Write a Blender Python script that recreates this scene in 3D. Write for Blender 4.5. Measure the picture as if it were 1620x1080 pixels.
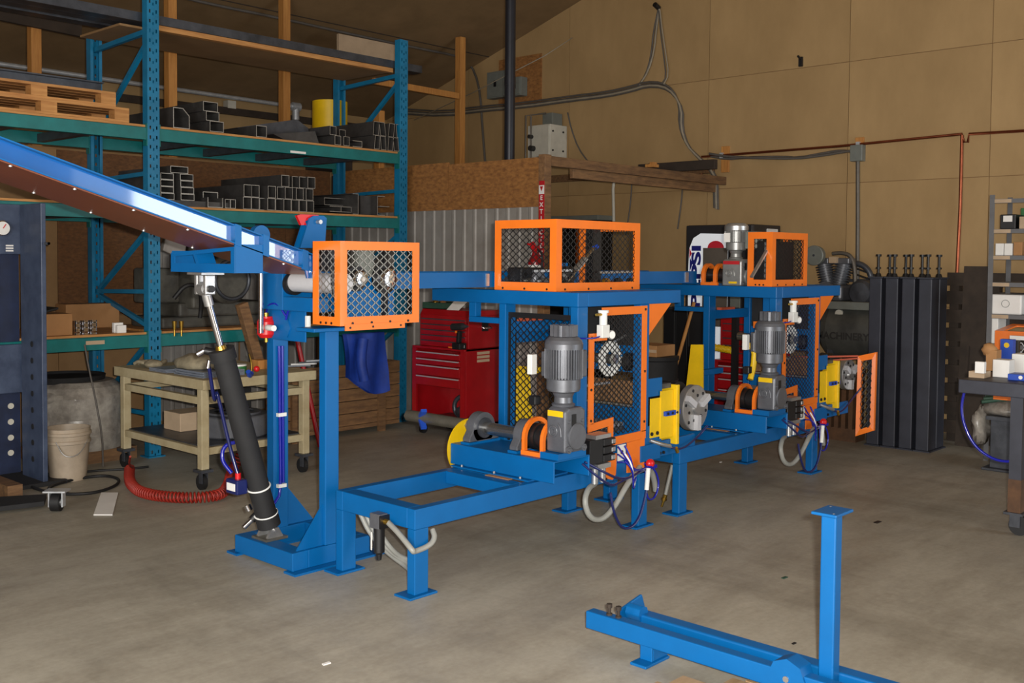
import bpy, math, random
from mathutils import Vector, Matrix
random.seed(7)
PI = math.pi
SC = bpy.context.scene
COL = SC.collection
for o in list(bpy.data.objects): bpy.data.objects.remove(o)

# ------------------------------------------------------------------ camera
F, YAW, PITCH, ROLL, CY = 1637.24, .7475, -.0388, .008, 66.63
EYE = Vector((0, 0, 1.65))
fw = Vector((math.cos(YAW)*math.cos(PITCH), math.sin(YAW)*math.cos(PITCH), math.sin(PITCH)))
ri = Vector((math.sin(YAW), -math.cos(YAW), 0)); up = ri.cross(fw)
ri, up = math.cos(ROLL)*ri+math.sin(ROLL)*up, -math.sin(ROLL)*ri+math.cos(ROLL)*up
cd = bpy.data.cameras.new('camera'); cam = bpy.data.objects.new('camera', cd); COL.objects.link(cam)
cd.sensor_width = 36; cd.lens = F/1620*36; cd.shift_y = -CY/1620; cd.clip_start = .05; cd.clip_end = 200
m3 = Matrix((ri, up, -fw)).transposed()
cam.matrix_world = Matrix.Translation(EYE) @ m3.to_4x4()
SC.camera = cam
def at(px, py, X=None, Y=None, z=None):
    """where the line of sight through a spot of the photograph meets a plane of the room"""
    d = ri*(px-810)+up*(540-py-CY)+fw*F
    t = (X/d.x) if X is not None else (Y/d.y) if Y is not None else ((z-EYE.z)/d.z)
    return EYE+d*t

# ------------------------------------------------------------------ light
SC.view_settings.view_transform = 'Standard'; SC.view_settings.look = 'None'
SC.view_settings.gamma = 1; SC.view_settings.use_curve_mapping = False
SC.view_settings.exposure = 0
w = bpy.data.worlds.new('sky'); SC.world = w; w.use_nodes = True
w.node_tree.nodes['Background'].inputs[0].default_value = (.80, .90, 1, 1)
w.node_tree.nodes['Background'].inputs[1].default_value = .9
def area(name, loc, dirv, sx, sy, power, col):
    l = bpy.data.lights.new(name, 'AREA'); l.shape = 'RECTANGLE'; l.size = sx; l.size_y = sy; l.energy = power; l.color = col
    o = bpy.data.objects.new(name, l); COL.objects.link(o); o.location = loc
    o.rotation_euler = Vector(dirv).to_track_quat('-Z', 'Y').to_euler(); return o
area('daylight_side_door', (8.3, -4.25, 1.6), (0, 1, 0), 3.1, 3.1, 185, (.88, .95, 1))
area('daylight_rear_door', (-2.9, 1.0, 1.9), (1, .12, -.05), 4.6, 3.6, 330, (1, .97, .92))
fl = bpy.data.lights.new('camera_flash', 'AREA'); fl.shape = 'RECTANGLE'; fl.size = .05; fl.size_y = .03; fl.energy = 330; fl.color = (1, .96, .9)
fo = bpy.data.objects.new('camera_flash', fl); COL.objects.link(fo)
fo.matrix_world = Matrix.Translation(EYE+ri*.07+up*.05-fw*.02) @ m3.to_4x4()

# ------------------------------------------------------------------ materials
def lin(c):
    return tuple(((v/255)/12.92 if v/255 <= .04045 else ((v/255+.055)/1.055)**2.4) for v in c)+(1,)
MATS = {}
def mat(name, c, rough=.5, metal=0, var=.12, scale=8, bump=0, c2=None, spots=0, spotc=(40, 30, 20), spotscale=6, stretch=(1, 1, 1), spec=.5, coat=0, alpha=1, rnd=0, coat_ior=1.5):
    m = bpy.data.materials.new(name); m.use_nodes = True; nt = m.node_tree; N = nt.nodes; L = nt.links
    b = N['Principled BSDF']; b.inputs['Roughness'].default_value = rough; b.inputs['Metallic'].default_value = metal
    b.inputs['Specular IOR Level'].default_value = spec; b.inputs['Coat Weight'].default_value = coat; b.inputs['Coat IOR'].default_value = coat_ior; b.inputs['Coat Roughness'].default_value = .05
    tc = N.new('ShaderNodeTexCoord'); mp = N.new('ShaderNodeMapping'); mp.inputs['Scale'].default_value = stretch
    L.new(tc.outputs['Object'], mp.inputs['Vector'])
    n = N.new('ShaderNodeTexNoise'); n.inputs['Scale'].default_value = scale; n.inputs['Detail'].default_value = 6; n.inputs['Roughness'].default_value = .65
    L.new(mp.outputs[0], n.inputs['Vector'])
    mx = N.new('ShaderNodeMix'); mx.data_type = 'RGBA'
    a = lin(c); d = lin(c2) if c2 else tuple(v*(1-2.2*var) for v in a[:3])+(1,)
    mx.inputs['A'].default_value = d; mx.inputs['B'].default_value = tuple(min(1, v*(1+.8*var)) for v in a[:3])+(1,) if not c2 else a
    r = N.new('ShaderNodeValToRGB'); r.color_ramp.elements[0].position = .3; r.color_ramp.elements[1].position = .7
    L.new(n.outputs['Fac'], r.inputs['Fac']); L.new(r.outputs['Color'], mx.inputs['Factor'])
    out = mx.outputs['Result']
    if spots:
        s = N.new('ShaderNodeTexNoise'); s.inputs['Scale'].default_value = spotscale; s.inputs['Detail'].default_value = 8; s.inputs['Roughness'].default_value = .7
        L.new(tc.outputs['Object'], s.inputs['Vector'])
        sr = N.new('ShaderNodeValToRGB'); sr.color_ramp.elements[0].position = .5+.25*(1-spots); sr.color_ramp.elements[1].position = .62+.25*(1-spots)
        L.new(s.outputs['Fac'], sr.inputs['Fac'])
        m2 = N.new('ShaderNodeMix'); m2.data_type = 'RGBA'; m2.inputs['B'].default_value = lin(spotc)
        L.new(sr.outputs['Color'], m2.inputs['Factor']); L.new(out, m2.inputs['A']); out = m2.outputs['Result']
    if rnd:
        oi = N.new('ShaderNodeObjectInfo'); hs = N.new('ShaderNodeHueSaturation'); ma = N.new('ShaderNodeMapRange')
        ma.inputs['To Min'].default_value = 1-rnd; ma.inputs['To Max'].default_value = 1+rnd
        L.new(oi.outputs['Random'], ma.inputs['Value']); L.new(ma.outputs[0], hs.inputs['Value']); L.new(out, hs.inputs['Color']); out = hs.outputs['Color']
    L.new(out, b.inputs['Base Color'])
    if bump:
        bp = N.new('ShaderNodeBump'); bp.inputs['Strength'].default_value = bump; bp.inputs['Distance'].default_value = .01
        L.new(n.outputs['Fac'], bp.inputs['Height']); L.new(bp.outputs[0], b.inputs['Normal'])
    if alpha < 1: b.inputs['Alpha'].default_value = alpha
    MATS[name] = m; return m
mat('blue', (0, 91, 154), .42, 0, .05, 5, 0, spots=.12, spotc=(4, 66, 118), spotscale=3, spec=.36)
mat('blue_gloss', (1, 88, 160), .3, 0, .05, 5, coat=1, coat_ior=2.1)
mat('teal_beam', (14, 112, 112), .42, 0, .12, 6, spots=.25, spotc=(70, 84, 70), spotscale=9)
mat('teal_post', (18, 116, 158), .42, 0, .12, 6, spots=.22, spotc=(60, 80, 84), spotscale=9)
mat('orange', (236, 118, 32), .38, 0, .05, 5, coat=.2)
mat('orange_red', (176, 74, 44), .6, 0, .1, 5)
mat('yellow', (232, 190, 18), .42, 0, .07, 5)
mat('press_blue', (72, 84, 108), .45, 0, .22, 7, c2=(46, 57, 80), spots=.25, spotc=(78, 72, 66))
mat('press_dark', (30, 41, 70), .5, 0, .2, 7)
mat('dark_steel', (84, 87, 94), .42, .55, .22, 6, spots=.2, spotc=(66, 52, 44), spotscale=5, rnd=.15)
mat('plate_steel', (128, 136, 150), .45, .2, .1, 8)
mat('mill_edge', (176, 172, 164), .4, .6, .1, 20)
mat('tube_side', (84, 82, 80), .5, .35, .25, 6, c2=(54, 52, 52), spots=.12, spotc=(70, 56, 46))
mat('black_column', (54, 56, 66), .5, .2, .14, 5, rnd=.1)
mat('black', (22, 22, 24), .45, 0, .1, 9)
mat('black_matt', (28, 28, 30), .75, 0, .15, 9)
mat('rubber', (24, 24, 26), .6, 0, .1, 9)
mat('cast', (104, 106, 112), .42, .35, .12, 9, bump=.05)
mat('motor', (106, 108, 114), .4, .4, .12, 9)
mat('motor_light', (150, 150, 148), .38, .5, .1, 9)
mat('alu', (190, 190, 190), .35, .8, .1, 12)
mat('chrome', (215, 215, 220), .12, 1, .03, 9)
mat('shaft_steel', (190, 188, 182), .25, .95, .05, 9)
mat('hex_steel', (140, 136, 124), .4, .75, .12, 9)
mat('brass', (200, 160, 70), .28, .9, .08, 9)
mat('white', (226, 226, 222), .5, 0, .04, 6)
mat('white_paint', (202, 198, 184), .5, 0, .08, 5, spots=.15, spotc=(150, 140, 120))
mat('red', (158, 15, 22), .35, 0, .1, 5, coat=.2)
mat('red_dark', (110, 12, 18), .6, 0, .1, 5)
mat('red_plastic', (206, 26, 32), .35, 0, .05, 9)
mat('hose_red', (150, 38, 26), .5, 0, .1, 9)
mat('hose_grey', (142, 142, 136), .45, 0, .06, 9)
mat('hose_blue', (16, 26, 150), .2, 0, .05, 9, coat=.6)
mat('hose_navy', (22, 30, 86), .3, 0, .05, 9, coat=.4)
mat('belt', (118, 62, 34), .4, 0, .08, 3, spec=.6)
mat('plywood', (176, 145, 100), .75, 0, .1, 1.3, c2=(154, 125, 83), spots=.14, spotc=(104, 82, 56), spotscale=2.0, stretch=(1, 1, .5), rnd=.05)
mat('plywood_dark', (150, 116, 76), .8, 0, .1, 1.6, c2=(124, 94, 60))
mat('roller_skin', (196, 196, 200), .45, .1, .04, 8)
mat('mesh_silver', (150, 148, 142), .45, .5, .05, 20)
mat('roof_board', (140, 112, 76), .85, 0, .1, 1.4, c2=(116, 92, 60))
mat('osb', (168, 116, 62), .75, 0, .2, 17, c2=(112, 72, 36), spots=.24, spotc=(88, 52, 26), spotscale=3, stretch=(1, 1, 2.2))
mat('osb_dark', (118, 78, 42), .8, 0, .2, 24, c2=(84, 54, 30), stretch=(1, 1, 2))
mat('wood', (196, 140, 72), .65, 0, .2, 5, c2=(164, 106, 50), stretch=(9, 9, .7), bump=.05, rnd=.12)
mat('wood_flat', (196, 144, 84), .65, 0, .2, 4, c2=(160, 106, 56), stretch=(1, 9, 9), bump=.05, rnd=.12)
mat('wood_old', (138, 102, 66), .75, 0, .22, 5, c2=(86, 62, 42), stretch=(1, 6, 6), rnd=.15)
mat('wood_pale', (176, 148, 112), .7, 0, .2, 5, c2=(146, 116, 82), stretch=(1, 6, 6), rnd=.12)
mat('wood_dark', (54, 43, 34), .8, 0, .2, 6, rnd=.15)
mat('corrugated', (150, 146, 141), .5, .05, .12, 3, c2=(126, 120, 114), spots=.15, spotc=(112, 92, 74), spotscale=3, rnd=.06)
mat('galvanised', (200, 203, 206), .36, .45, .1, 14)
mat('conduit', (104, 98, 90), .5, .4, .1, 9)
mat('cable', (92, 87, 82), .55, 0, .1, 9)
mat('cable_light', (150, 140, 122), .6, 0, .1, 9)
mat('copper', (150, 82, 56), .35, .85, .15, 6)
mat('pipe_black', (34, 36, 44), .38, .2, .1, 9)
mat('panel_grey', (118, 122, 116), .5, .1, .08, 9)
mat('cream', (184, 172, 140), .6, 0, .12, 4, c2=(150, 134, 100), spots=.45, spotc=(84, 62, 36), spotscale=7)
mat('cream_dirty', (134, 118, 84), .7, 0, .15, 4, c2=(96, 84, 62), spots=.3, spotc=(58, 46, 34), spotscale=5)
mat('machine_grey', (92, 90, 82), .6, .1, .2, 6, c2=(58, 56, 52), spots=.35, spotc=(56, 42, 32), spotscale=7)
mat('plastic_wrap', (176, 170, 160), .3, 0, .25, 9, c2=(112, 106, 100), bump=.35, spots=.2, spotc=(180, 178, 172), spotscale=12)
mat('pail', (172, 156, 136), .5, 0, .12, 5, spots=.25, spotc=(96, 74, 56), spotscale=6)
mat('cardboard', (170, 124, 78), .75, 0, .08, 5, rnd=.1)
mat('cardboard_pale', (184, 160, 132), .75, 0, .08, 5)
mat('paper', (232, 230, 226), .6, 0, .03, 5)
mat('cloth', (150, 140, 116), .9, 0, .2, 12, bump=.2)
mat('tarp_blue', (24, 62, 160), .6, 0, .15, 8, bump=.2)
mat('box_blue', (28, 72, 176), .4, 0, .05, 5)
mat('green', (40, 110, 52), .5, 0, .1, 5)
mat('green_dark', (46, 78, 62), .6, 0, .15, 8)
mat('tank', (98, 98, 92), .5, .2, .2, 3, c2=(60, 60, 58), spots=.25, spotc=(150, 148, 138), spotscale=4)
mat('rust', (104, 72, 46), .75, .1, .2, 8, c2=(70, 48, 32))
mat('shelf_grey', (104, 104, 106), .5, .2, .1, 7)
mat('sign_red', (176, 26, 34), .5, 0, .03, 6)
mat('ink_blue', (30, 34, 126), .5, 0, .03, 6)
mat('ink_red', (206, 40, 56), .5, 0, .03, 6)
mat('ink_dark', (40, 38, 36), .6, 0, .03, 6)
mat('vend_dark', (46, 44, 46), .4, 0, .1, 5)
mat('vend_window', (104, 96, 88), .25, 0, .08, 3)
mat('vend_face', (225, 228, 232), .35, 0, .03, 4)
_b = MATS['vend_face'].node_tree.nodes['Principled BSDF']; _b.inputs['Emission Color'].default_value = (.9, .95, 1, 1); _b.inputs['Emission Strength'].default_value = .3   # the machine's lit front
def concrete():
    m = bpy.data.materials.new('concrete'); m.use_nodes = True; nt = m.node_tree; N = nt.nodes; L = nt.links; b = N['Principled BSDF']
    tc = N.new('ShaderNodeTexCoord')
    def noise(s, det=8, ro=.65, st=None):
        n = N.new('ShaderNodeTexNoise'); n.inputs['Scale'].default_value = s; n.inputs['Detail'].default_value = det; n.inputs['Roughness'].default_value = ro
        if st:
            mp = N.new('ShaderNodeMapping'); mp.inputs['Scale'].default_value = st; mp.inputs['Rotation'].default_value = (0, 0, .75); L.new(tc.outputs['Object'], mp.inputs[0]); L.new(mp.outputs[0], n.inputs[0])
        else: L.new(tc.outputs['Object'], n.inputs['Vector'])
        return n
    def ramp(n, p0, p1, c0, c1):
        r = N.new('ShaderNodeValToRGB'); e = r.color_ramp.elements; e[0].position = p0; e[1].position = p1; e[0].color = c0; e[1].color = c1; L.new(n.outputs['Fac'], r.inputs['Fac']); return r
    def mul(a, bb, f=1):
        x = N.new('ShaderNodeMix'); x.data_type = 'RGBA'; x.blend_type = 'MULTIPLY'; x.inputs['Factor'].default_value = f; L.new(a, x.inputs['A']); L.new(bb, x.inputs['B']); return x.outputs['Result']
    c = ramp(noise(.8), .3, .72, lin((154, 148, 135)), lin((184, 178, 162))).outputs['Color']
    c = mul(c, ramp(noise(2.6, 8, .75, (.35, 1.3, 1)), .34, .6, (.66, .63, .60, 1), (1, 1, 1, 1)).outputs['Color'], .75)
    c = mul(c, ramp(noise(38, 4), .3, .7, (.86, .85, .84, 1), (1, 1, 1, 1)).outputs['Color'])
    c = mul(c, ramp(noise(.45, 6, .7, (1.6, .5, 1)), .30, .48, (.55, .53, .5, 1), (1, 1, 1, 1)).outputs['Color'], .8)
    c = mul(c, ramp(noise(7, 10, .8), .27, .36, (.45, .42, .38, 1), (1, 1, 1, 1)).outputs['Color'], .55)
    L.new(c, b.inputs['Base Color'])
    rr = ramp(noise(3), .3, .7, (.42, .42, .42, 1), (.62, .62, .62, 1)); L.new(rr.outputs['Color'], b.inputs['Roughness'])
    bp = N.new('ShaderNodeBump'); bp.inputs['Strength'].default_value = .08; bp.inputs['Distance'].default_value = .004; L.new(noise(60).outputs['Fac'], bp.inputs['Height']); L.new(bp.outputs[0], b.inputs['Normal'])
    MATS['concrete'] = m
concrete()

# ------------------------------------------------------------------ mesh helpers
def V(*a): return Vector(a)
def frame_of(d):
    d = Vector(d).normalized(); a = Vector((0, 0, 1)) if abs(d.z) < .95 else Vector((1, 0, 0))
    u = a.cross(d).normalized(); return u, d.cross(u).normalized(), d
class MB:
    def __init__(s): s.v = []; s.f = []; s.sm = []
    def add(s, vs, fs, smooth=False):
        n = len(s.v); s.v += [Vector(v) for v in vs]; s.f += [tuple(i+n for i in f) for f in fs]; s.sm += [smooth]*len(fs); return s
    def box(s, x0, y0, z0, x1, y1, z1):
        x0, x1 = min(x0, x1), max(x0, x1); y0, y1 = min(y0, y1), max(y0, y1); z0, z1 = min(z0, z1), max(z0, z1)
        return s.add([(x0, y0, z0), (x1, y0, z0), (x1, y1, z0), (x0, y1, z0), (x0, y0, z1), (x1, y0, z1), (x1, y1, z1), (x0, y1, z1)],
                     [(0, 3, 2, 1), (4, 5, 6, 7), (0, 1, 5, 4), (1, 2, 6, 5), (2, 3, 7, 6), (3, 0, 4, 7)])
    def bar(s, p, q, a, b, upv=None):
        """square bar from p to q, a wide across and b tall along upv"""
        p, q = Vector(p), Vector(q); d = (q-p).normalized()
        w = Vector(upv) if upv is not None else (Vector((0, 0, 1)) if abs(d.z) < .95 else Vector((1, 0, 0)))
        u = w.cross(d).normalized(); w = d.cross(u).normalized(); u *= a/2; w *= b/2
        return s.add([p-u-w, p+u-w, p+u+w, p-u+w, q-u-w, q+u-w, q+u+w, q-u+w], [(0, 3, 2, 1), (4, 5, 6, 7), (0, 1, 5, 4), (1, 2, 6, 5), (2, 3, 7, 6), (3, 0, 4, 7)])
    def cyl(s, p, q, r, r2=None, n=16, cap=True):
        p, q = Vector(p), Vector(q); r2 = r if r2 is None else r2; u, w, d = frame_of(q-p)
        A = [p+(u*math.cos(2*PI*k/n)+w*math.sin(2*PI*k/n))*r for k in range(n)]; B = [q+(u*math.cos(2*PI*k/n)+w*math.sin(2*PI*k/n))*r2 for k in range(n)]
        s.add(A+B, [(k, (k+1) % n, n+(k+1) % n, n+k) for k in range(n)], True)
        if cap: s.add(A+B, [tuple(range(n-1, -1, -1)), tuple(range(n, 2*n))])
        return s
    def lathe(s, p, d, prof, n=24):
        """prof: (distance along d, radius)"""
        p = Vector(p); u, w, d = frame_of(d)
        for (a, r), (b, t) in zip(prof, prof[1:]):
            A = [p+d*a+(u*math.cos(2*PI*k/n)+w*math.sin(2*PI*k/n))*r for k in range(n)]; B = [p+d*b+(u*math.cos(2*PI*k/n)+w*math.sin(2*PI*k/n))*t for k in range(n)]
            s.add(A+B, [(k, (k+1) % n, n+(k+1) % n, n+k) for k in range(n)], True)
        return s
    def tube(s, pts, r, n=8, smooth=0):
        pts = [Vector(p) for p in pts]
        for _ in range(smooth):
            q = [pts[0]]
            for a, b in zip(pts, pts[1:]): q += [a*.75+b*.25, a*.25+b*.75]
            pts = q+[pts[-1]]
        rings = []; u = None
        for i, p in enumerate(pts):
            d = (pts[min(i+1, len(pts)-1)]-pts[max(i-1, 0)]).normalized()
            if u is None: u = frame_of(d)[0]
            u = (u-d*u.dot(d)).normalized(); w = d.cross(u)
            rings.append([p+(u*math.cos(2*PI*k/n)+w*math.sin(2*PI*k/n))*r for k in range(n)])
        vs = [v for R in rings for v in R]
        fs = [(i*n+k, i*n+(k+1) % n, (i+1)*n+(k+1) % n, (i+1)*n+k) for i in range(len(rings)-1) for k in range(n)]
        s.add(vs, fs, True); s.add(rings[0]+rings[-1], [tuple(range(n-1, -1, -1)), tuple(range(n, 2*n))]); return s
    def prism(s, pts, ext):
        pts = [Vector(p) for p in pts]; e = Vector(ext); n = len(pts)
        nrm = sum(((pts[i]-pts[0]).cross(pts[(i+1) % n]-pts[0]) for i in range(1, n-1)), Vector())
        if nrm.dot(e) < 0: pts = pts[::-1]
        return s.add(pts+[p+e for p in pts], [tuple(range(n-1, -1, -1)), tuple(range(n, 2*n))]+[(k, (k+1) % n, n+(k+1) % n, n+k) for k in range(n)])
    def ring(s, outer, inner, ext):
        """closed frame between two loops of equal count, pushed along ext"""
        O = [Vector(p) for p in outer]; I = [Vector(p) for p in inner]; e = Vector(ext); n = len(O); a = O+I+[p+e for p in O]+[p+e for p in I]
        fs = []
        for k in range(n):
            j = (k+1) % n
            fs += [(k, j, n+j, n+k), (2*n+k, 3*n+k, 3*n+j, 2*n+j), (k, 2*n+k, 2*n+j, j), (n+k, n+j, 3*n+j, 3*n+k)]
        return s.add(a, fs)
    def torus(s, c, ax, R, r, n=24, m=8):
        c = Vector(c); u, w, d = frame_of(ax); vs = []
        for i in range(n):
            e = u*math.cos(2*PI*i/n)+w*math.sin(2*PI*i/n)
            vs += [c+e*(R+r*math.cos(2*PI*j/m))+d*r*math.sin(2*PI*j/m) for j in range(m)]
        return s.add(vs, [(i*m+j, ((i+1) % n)*m+j, ((i+1) % n)*m+(j+1) % m, i*m+(j+1) % m) for i in range(n) for j in range(m)], True)
    def ball(s, c, rx, ry, rz, n=16, m=10, jit=0, zmin=-1):
        c = Vector(c); vs = []; rnd = random.Random(int(c.x*97+c.y*31+c.z*11))
        for i in range(m+1):
            t = PI*i/m
            for k in range(n):
                j = 1+rnd.uniform(-jit, jit); z = max(zmin, math.cos(t))
                vs.append(c+Vector((rx*math.sin(t)*math.cos(2*PI*k/n)*j, ry*math.sin(t)*math.sin(2*PI*k/n)*j, rz*z*(j if z > zmin else 1))))
        return s.add(vs, [(i*n+k, (i+1)*n+k, (i+1)*n+(k+1) % n, i*n+(k+1) % n) for i in range(m) for k in range(n)], True)
WL = {}
def origin_of(p):
    return WL.get(p.name, Vector()) if p is not None else Vector()
def put(mb, name, mat_, parent=None, label=None, kind=None, bevel=0, loc=None, flip=False):
    vs = mb.v; lo = [min(v[i] for v in vs) for i in range(3)]; hi = [max(v[i] for v in vs) for i in range(3)]
    o0 = Vector(loc) if loc is not None else Vector(((lo[0]+hi[0])/2, (lo[1]+hi[1])/2, lo[2]))
    me = bpy.data.meshes.new(name); me.from_pydata([v-o0 for v in vs], [], mb.f); me.update()
    me.polygons.foreach_set('use_smooth', mb.sm); me.materials.append(MATS[mat_])
    o = bpy.data.objects.new(name, me); COL.objects.link(o)
    if parent is not None: o.parent = parent; o.location = o0-origin_of(parent)
    else: o.location = o0
    WL[o.name] = o0
    if label: o['label'] = label
    if kind: o['kind'] = kind
    if bevel:
        b = o.modifiers.new('edge', 'BEVEL'); b.width = bevel; b.segments = 2; b.limit_method = 'ANGLE'; b.angle_limit = .7
    return o
def thing(name, label, cat, loc, group=None):
    o = bpy.data.objects.new(name, None); COL.objects.link(o); o.empty_display_size = .05; o.location = loc; WL[o.name] = Vector(loc)
    o['label'] = label; o['category'] = cat
    if group: o['group'] = group
    return o
def solo(mb, name, mat_, label, cat, group=None, bevel=0, kind=None):
    o = put(mb, name, mat_, None, label, kind, bevel); o['category'] = cat
    if group: o['group'] = group
    return o
def struct(mb, name, mat_): return put(mb, name, mat_, None, None, 'structure')
def writing(body, name, mat_, parent, loc, xdir, ydir, size, ext=.001, align='CENTER', bold=0, sx=1):
    c = bpy.data.curves.new('text', 'FONT'); c.body = body; c.size = size; c.extrude = ext; c.align_x = align; c.align_y = 'CENTER'; c.offset = bold
    t_ = bpy.data.objects.new('text', c); COL.objects.link(t_); bpy.context.view_layer.update()
    me = bpy.data.meshes.new_from_object(t_.evaluated_get(bpy.context.evaluated_depsgraph_get()))
    bpy.data.objects.remove(t_); bpy.data.curves.remove(c)
    me.name = name; me.materials.clear(); me.materials.append(MATS[mat_]); o = bpy.data.objects.new(name, me); COL.objects.link(o)
    x = Vector(xdir).normalized(); y = Vector(ydir).normalized(); z = x.cross(y)
    M = Matrix((x*sx, y, z)).transposed().to_4x4(); M.translation = Vector(loc)-origin_of(parent); o.parent = parent; o.matrix_local = M
    return o
def lattice(P, U, W, nrm, sw, lw, t=.0022, wd=.006, inside=None):
    """expanded metal: zigzag strands filling the parallelogram P, U, W"""
    P, U, W, nrm = Vector(P), Vector(U), Vector(W), Vector(nrm).normalized(); lu, lv = U.length, W.length; u, w = U/lu, W/lv
    mb = MB(); ns = int(lu/sw); nr = int(lv/(lw/2)); off = (lu-ns*sw)/2
    for k in range(ns+1):
        prev = None
        for m in range(nr+1):
            a = off+k*sw+(sw*.25 if (m+k) % 2 else -sw*.25)*1.7; b = m*lw/2
            a = min(max(a, 0), lu); cur = (a, b)
            if prev is not None and (inside is None or inside((a+prev[0])/2, (b+prev[1])/2)):
                p = P+u*prev[0]+w*prev[1]; q = P+u*a+w*b; d = (q-p).normalized(); sd = d.cross(nrm)*wd/2; h = nrm*t/2
                mb.add([p-sd-h, p+sd-h, p+sd+h, p-sd+h, q-sd-h, q+sd-h, q+sd+h, q-sd+h], [(0, 1, 5, 4), (1, 2, 6, 5), (2, 3, 7, 6), (3, 0, 4, 7)])
            prev = cur
    return mb
def holtube(mb, x0, x1, z0, z1, t, y0, y1):
    return mb.ring([(x0, y0, z0), (x1, y0, z0), (x1, y0, z1), (x0, y0, z1)], [(x0+t, y0, z0+t), (x1-t, y0, z0+t), (x1-t, y0, z1-t), (x0+t, y0, z1-t)], (0, y1-y0, 0))
# ================================================================== THE BUILDING
XF, YL = 10.2, 12.05
struct(MB().box(-6, -7, -.15, XF+.3, YL+.3, 0), 'floor', 'concrete')
# far gable wall, sheeted in plywood
wf = struct(MB().box(XF, -4.4, 0, XF+.15, YL+.15, 7.4), 'wall_far', 'plywood_dark')
ys = [-4.35, -1.95, .6, 2.1, 3.35, 4.75, 6.42, 8.48, 10.3, YL]; zs = [0, 1.22, 2.46, 3.70, 4.92, 7.3]
for j in range(5):
    for i in range(len(ys)-1):
        put(MB().box(XF-.012, ys[i]+.003, zs[j]+.003, XF+.002, ys[i+1]-.003, zs[j+1]-.003), 'plywood_sheet', 'plywood', wf)
struct(MB().box(-6, YL, 0, XF, YL+.15, 3.8), 'wall_left', 'plywood')
def roofz(y): return 3.72+(YL-y)*.315
rf = struct(MB().prism([(-3.2, YL+.15, roofz(YL+.15)), (-3.2, 2.4, roofz(2.4)), (-3.2, 2.4, roofz(2.4)+.12), (-3.2, YL+.15, roofz(YL+.15)+.12)], (XF+3.35, 0, 0)), 'ceiling', 'roof_board')
rf2 = struct(MB().prism([(-3.2, 2.4, roofz(2.4)), (-3.2, -4.5, 4.55), (-3.2, -4.5, 4.67), (-3.2, 2.4, roofz(2.4)+.12)], (XF+3.35, 0, 0)), 'ceiling_right', 'roof_board')
for y in (9.9, 7.5, 5.1):
    put(MB().bar((-3, y, roofz(y)-.001), (XF-.02, y, roofz(y)-.001), .012, .012), 'seam', 'wood_dark', rf)
wr = struct(MB().box(-3.2, -4.5, 0, 6.0, -4.38, 4.6).box(9.8, -4.5, 0, XF, -4.38, 4.6).box(6.0, -4.5, 3.2, 9.8, -4.38, 4.6), 'wall_right', 'plywood')
wb = struct(MB().box(-3.2, -4.5, 0, -3.05, -1.6, 4.6).box(-3.2, 3.6, 0, -3.05, YL, 4.4).box(-3.2, -1.6, 3.8, -3.05, 3.6, 6.4), 'wall_back', 'plywood')
# board wall behind the rack
wp = struct(MB().box(.4, 9.36, 0, 7.1, 9.44, 2.62), 'wall_inner', 'plywood_dark')
for i, x in enumerate([.4, 1.62, 2.84, 4.06, 5.28, 6.5]):
    x1 = min(x+1.215, 7.09); m_ = 'osb_dark' if i in (3, 4, 5) else 'plywood_dark'
    put(MB().box(x, 9.345, 1.1, x1, 9.362, 2.6), 'board_sheet', m_, wp)
    put(MB().box(x, 9.345, .02, x1, 9.362, 1.09), 'board_sheet', 'plywood_dark', wp)
def corrugated(p, u, length, z0, z1, nrm, pitch=.155, mat_='corrugated', parent=None):
    p, u, nrm = Vector(p), Vector(u), Vector(nrm); n = int(length/pitch); pts = []
    for k in range(n):
        a = k*pitch
        for da, h in ((0, 0), (pitch*.62, 0), (pitch*.72, .011), (pitch*.9, .011)): pts.append(p+u*(a+da)+nrm*h)
    pts.append(p+u*(n*pitch))
    vs = [Vector((q.x, q.y, z0)) for q in pts]+[Vector((q.x, q.y, z1)) for q in pts]; m_ = len(pts)
    return put(MB().add(vs, [(i, i+1, m_+i+1, m_+i) for i in range(m_-1)]), 'corrugated_sheet', mat_, parent)
for k in range(2): corrugated((4.95+k*.98, 9.33, 0), (1, 0, 0), .96, .05, 1.75, (0, -1, 0), .12, parent=wp)
# small room in the corner: OSB over corrugated steel
XO, YO = 7.1, 6.22
wo = struct(MB().box(XO+.02, YO+.06, 0, XO+.06, 9.36, 2.56), 'wall_room', 'wood_dark')
put(MB().box(XO, YO+.02, 2.13, XO+.02, 7.45, 2.58), 'osb_panel', 'osb', wo)
put(MB().box(XO, 7.455, 2.13, XO+.02, 9.3, 2.60), 'osb_panel', 'osb', wo)
for k in range(3): corrugated((XO+.015, YO+.03+k*1.022, 0), (0, 1, 0), 1.03, .05, 2.13, (-1, 0, 0), .146, parent=wo)
put(MB().box(XO-.03, YO-.06, 0, XO+.06, YO+.02, 2.60), 'corner_post', 'wood_old', wo, bevel=.004)
put(MB().box(XO, YO-.05, 2.50, XF-.02, YO-.01, 2.59), 'top_rail', 'wood_old', wo, bevel=.004)
put(MB().box(XO+.5, YO+.05, 2.42, XF-.02, YO+.09, 2.52), 'top_rail', 'wood_old', wo, bevel=.004)
put(MB().box(XF-.06, YO+.1, 2.64, XF-.015, 9.1, 2.73), 'wall_ledger', 'wood_old', wo, bevel=.004)
b = solo(MB().box(9.3, 5.78, 2.60, 9.36, 6.75, 2.70), 'lumber_plank', 'wood_dark', 'dark plank lying across the wooden top rails of the corner room', 'plank', bevel=.004)
o = solo(MB().box(8.72, 6.14, 2.60, 8.82, 6.24, 2.63).box(8.74, 6.15, 2.63, 8.8, 6.2, 2.65), 'wood_block', 'wood', 'small pale wood block on the rail of the corner room', 'block')
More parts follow.
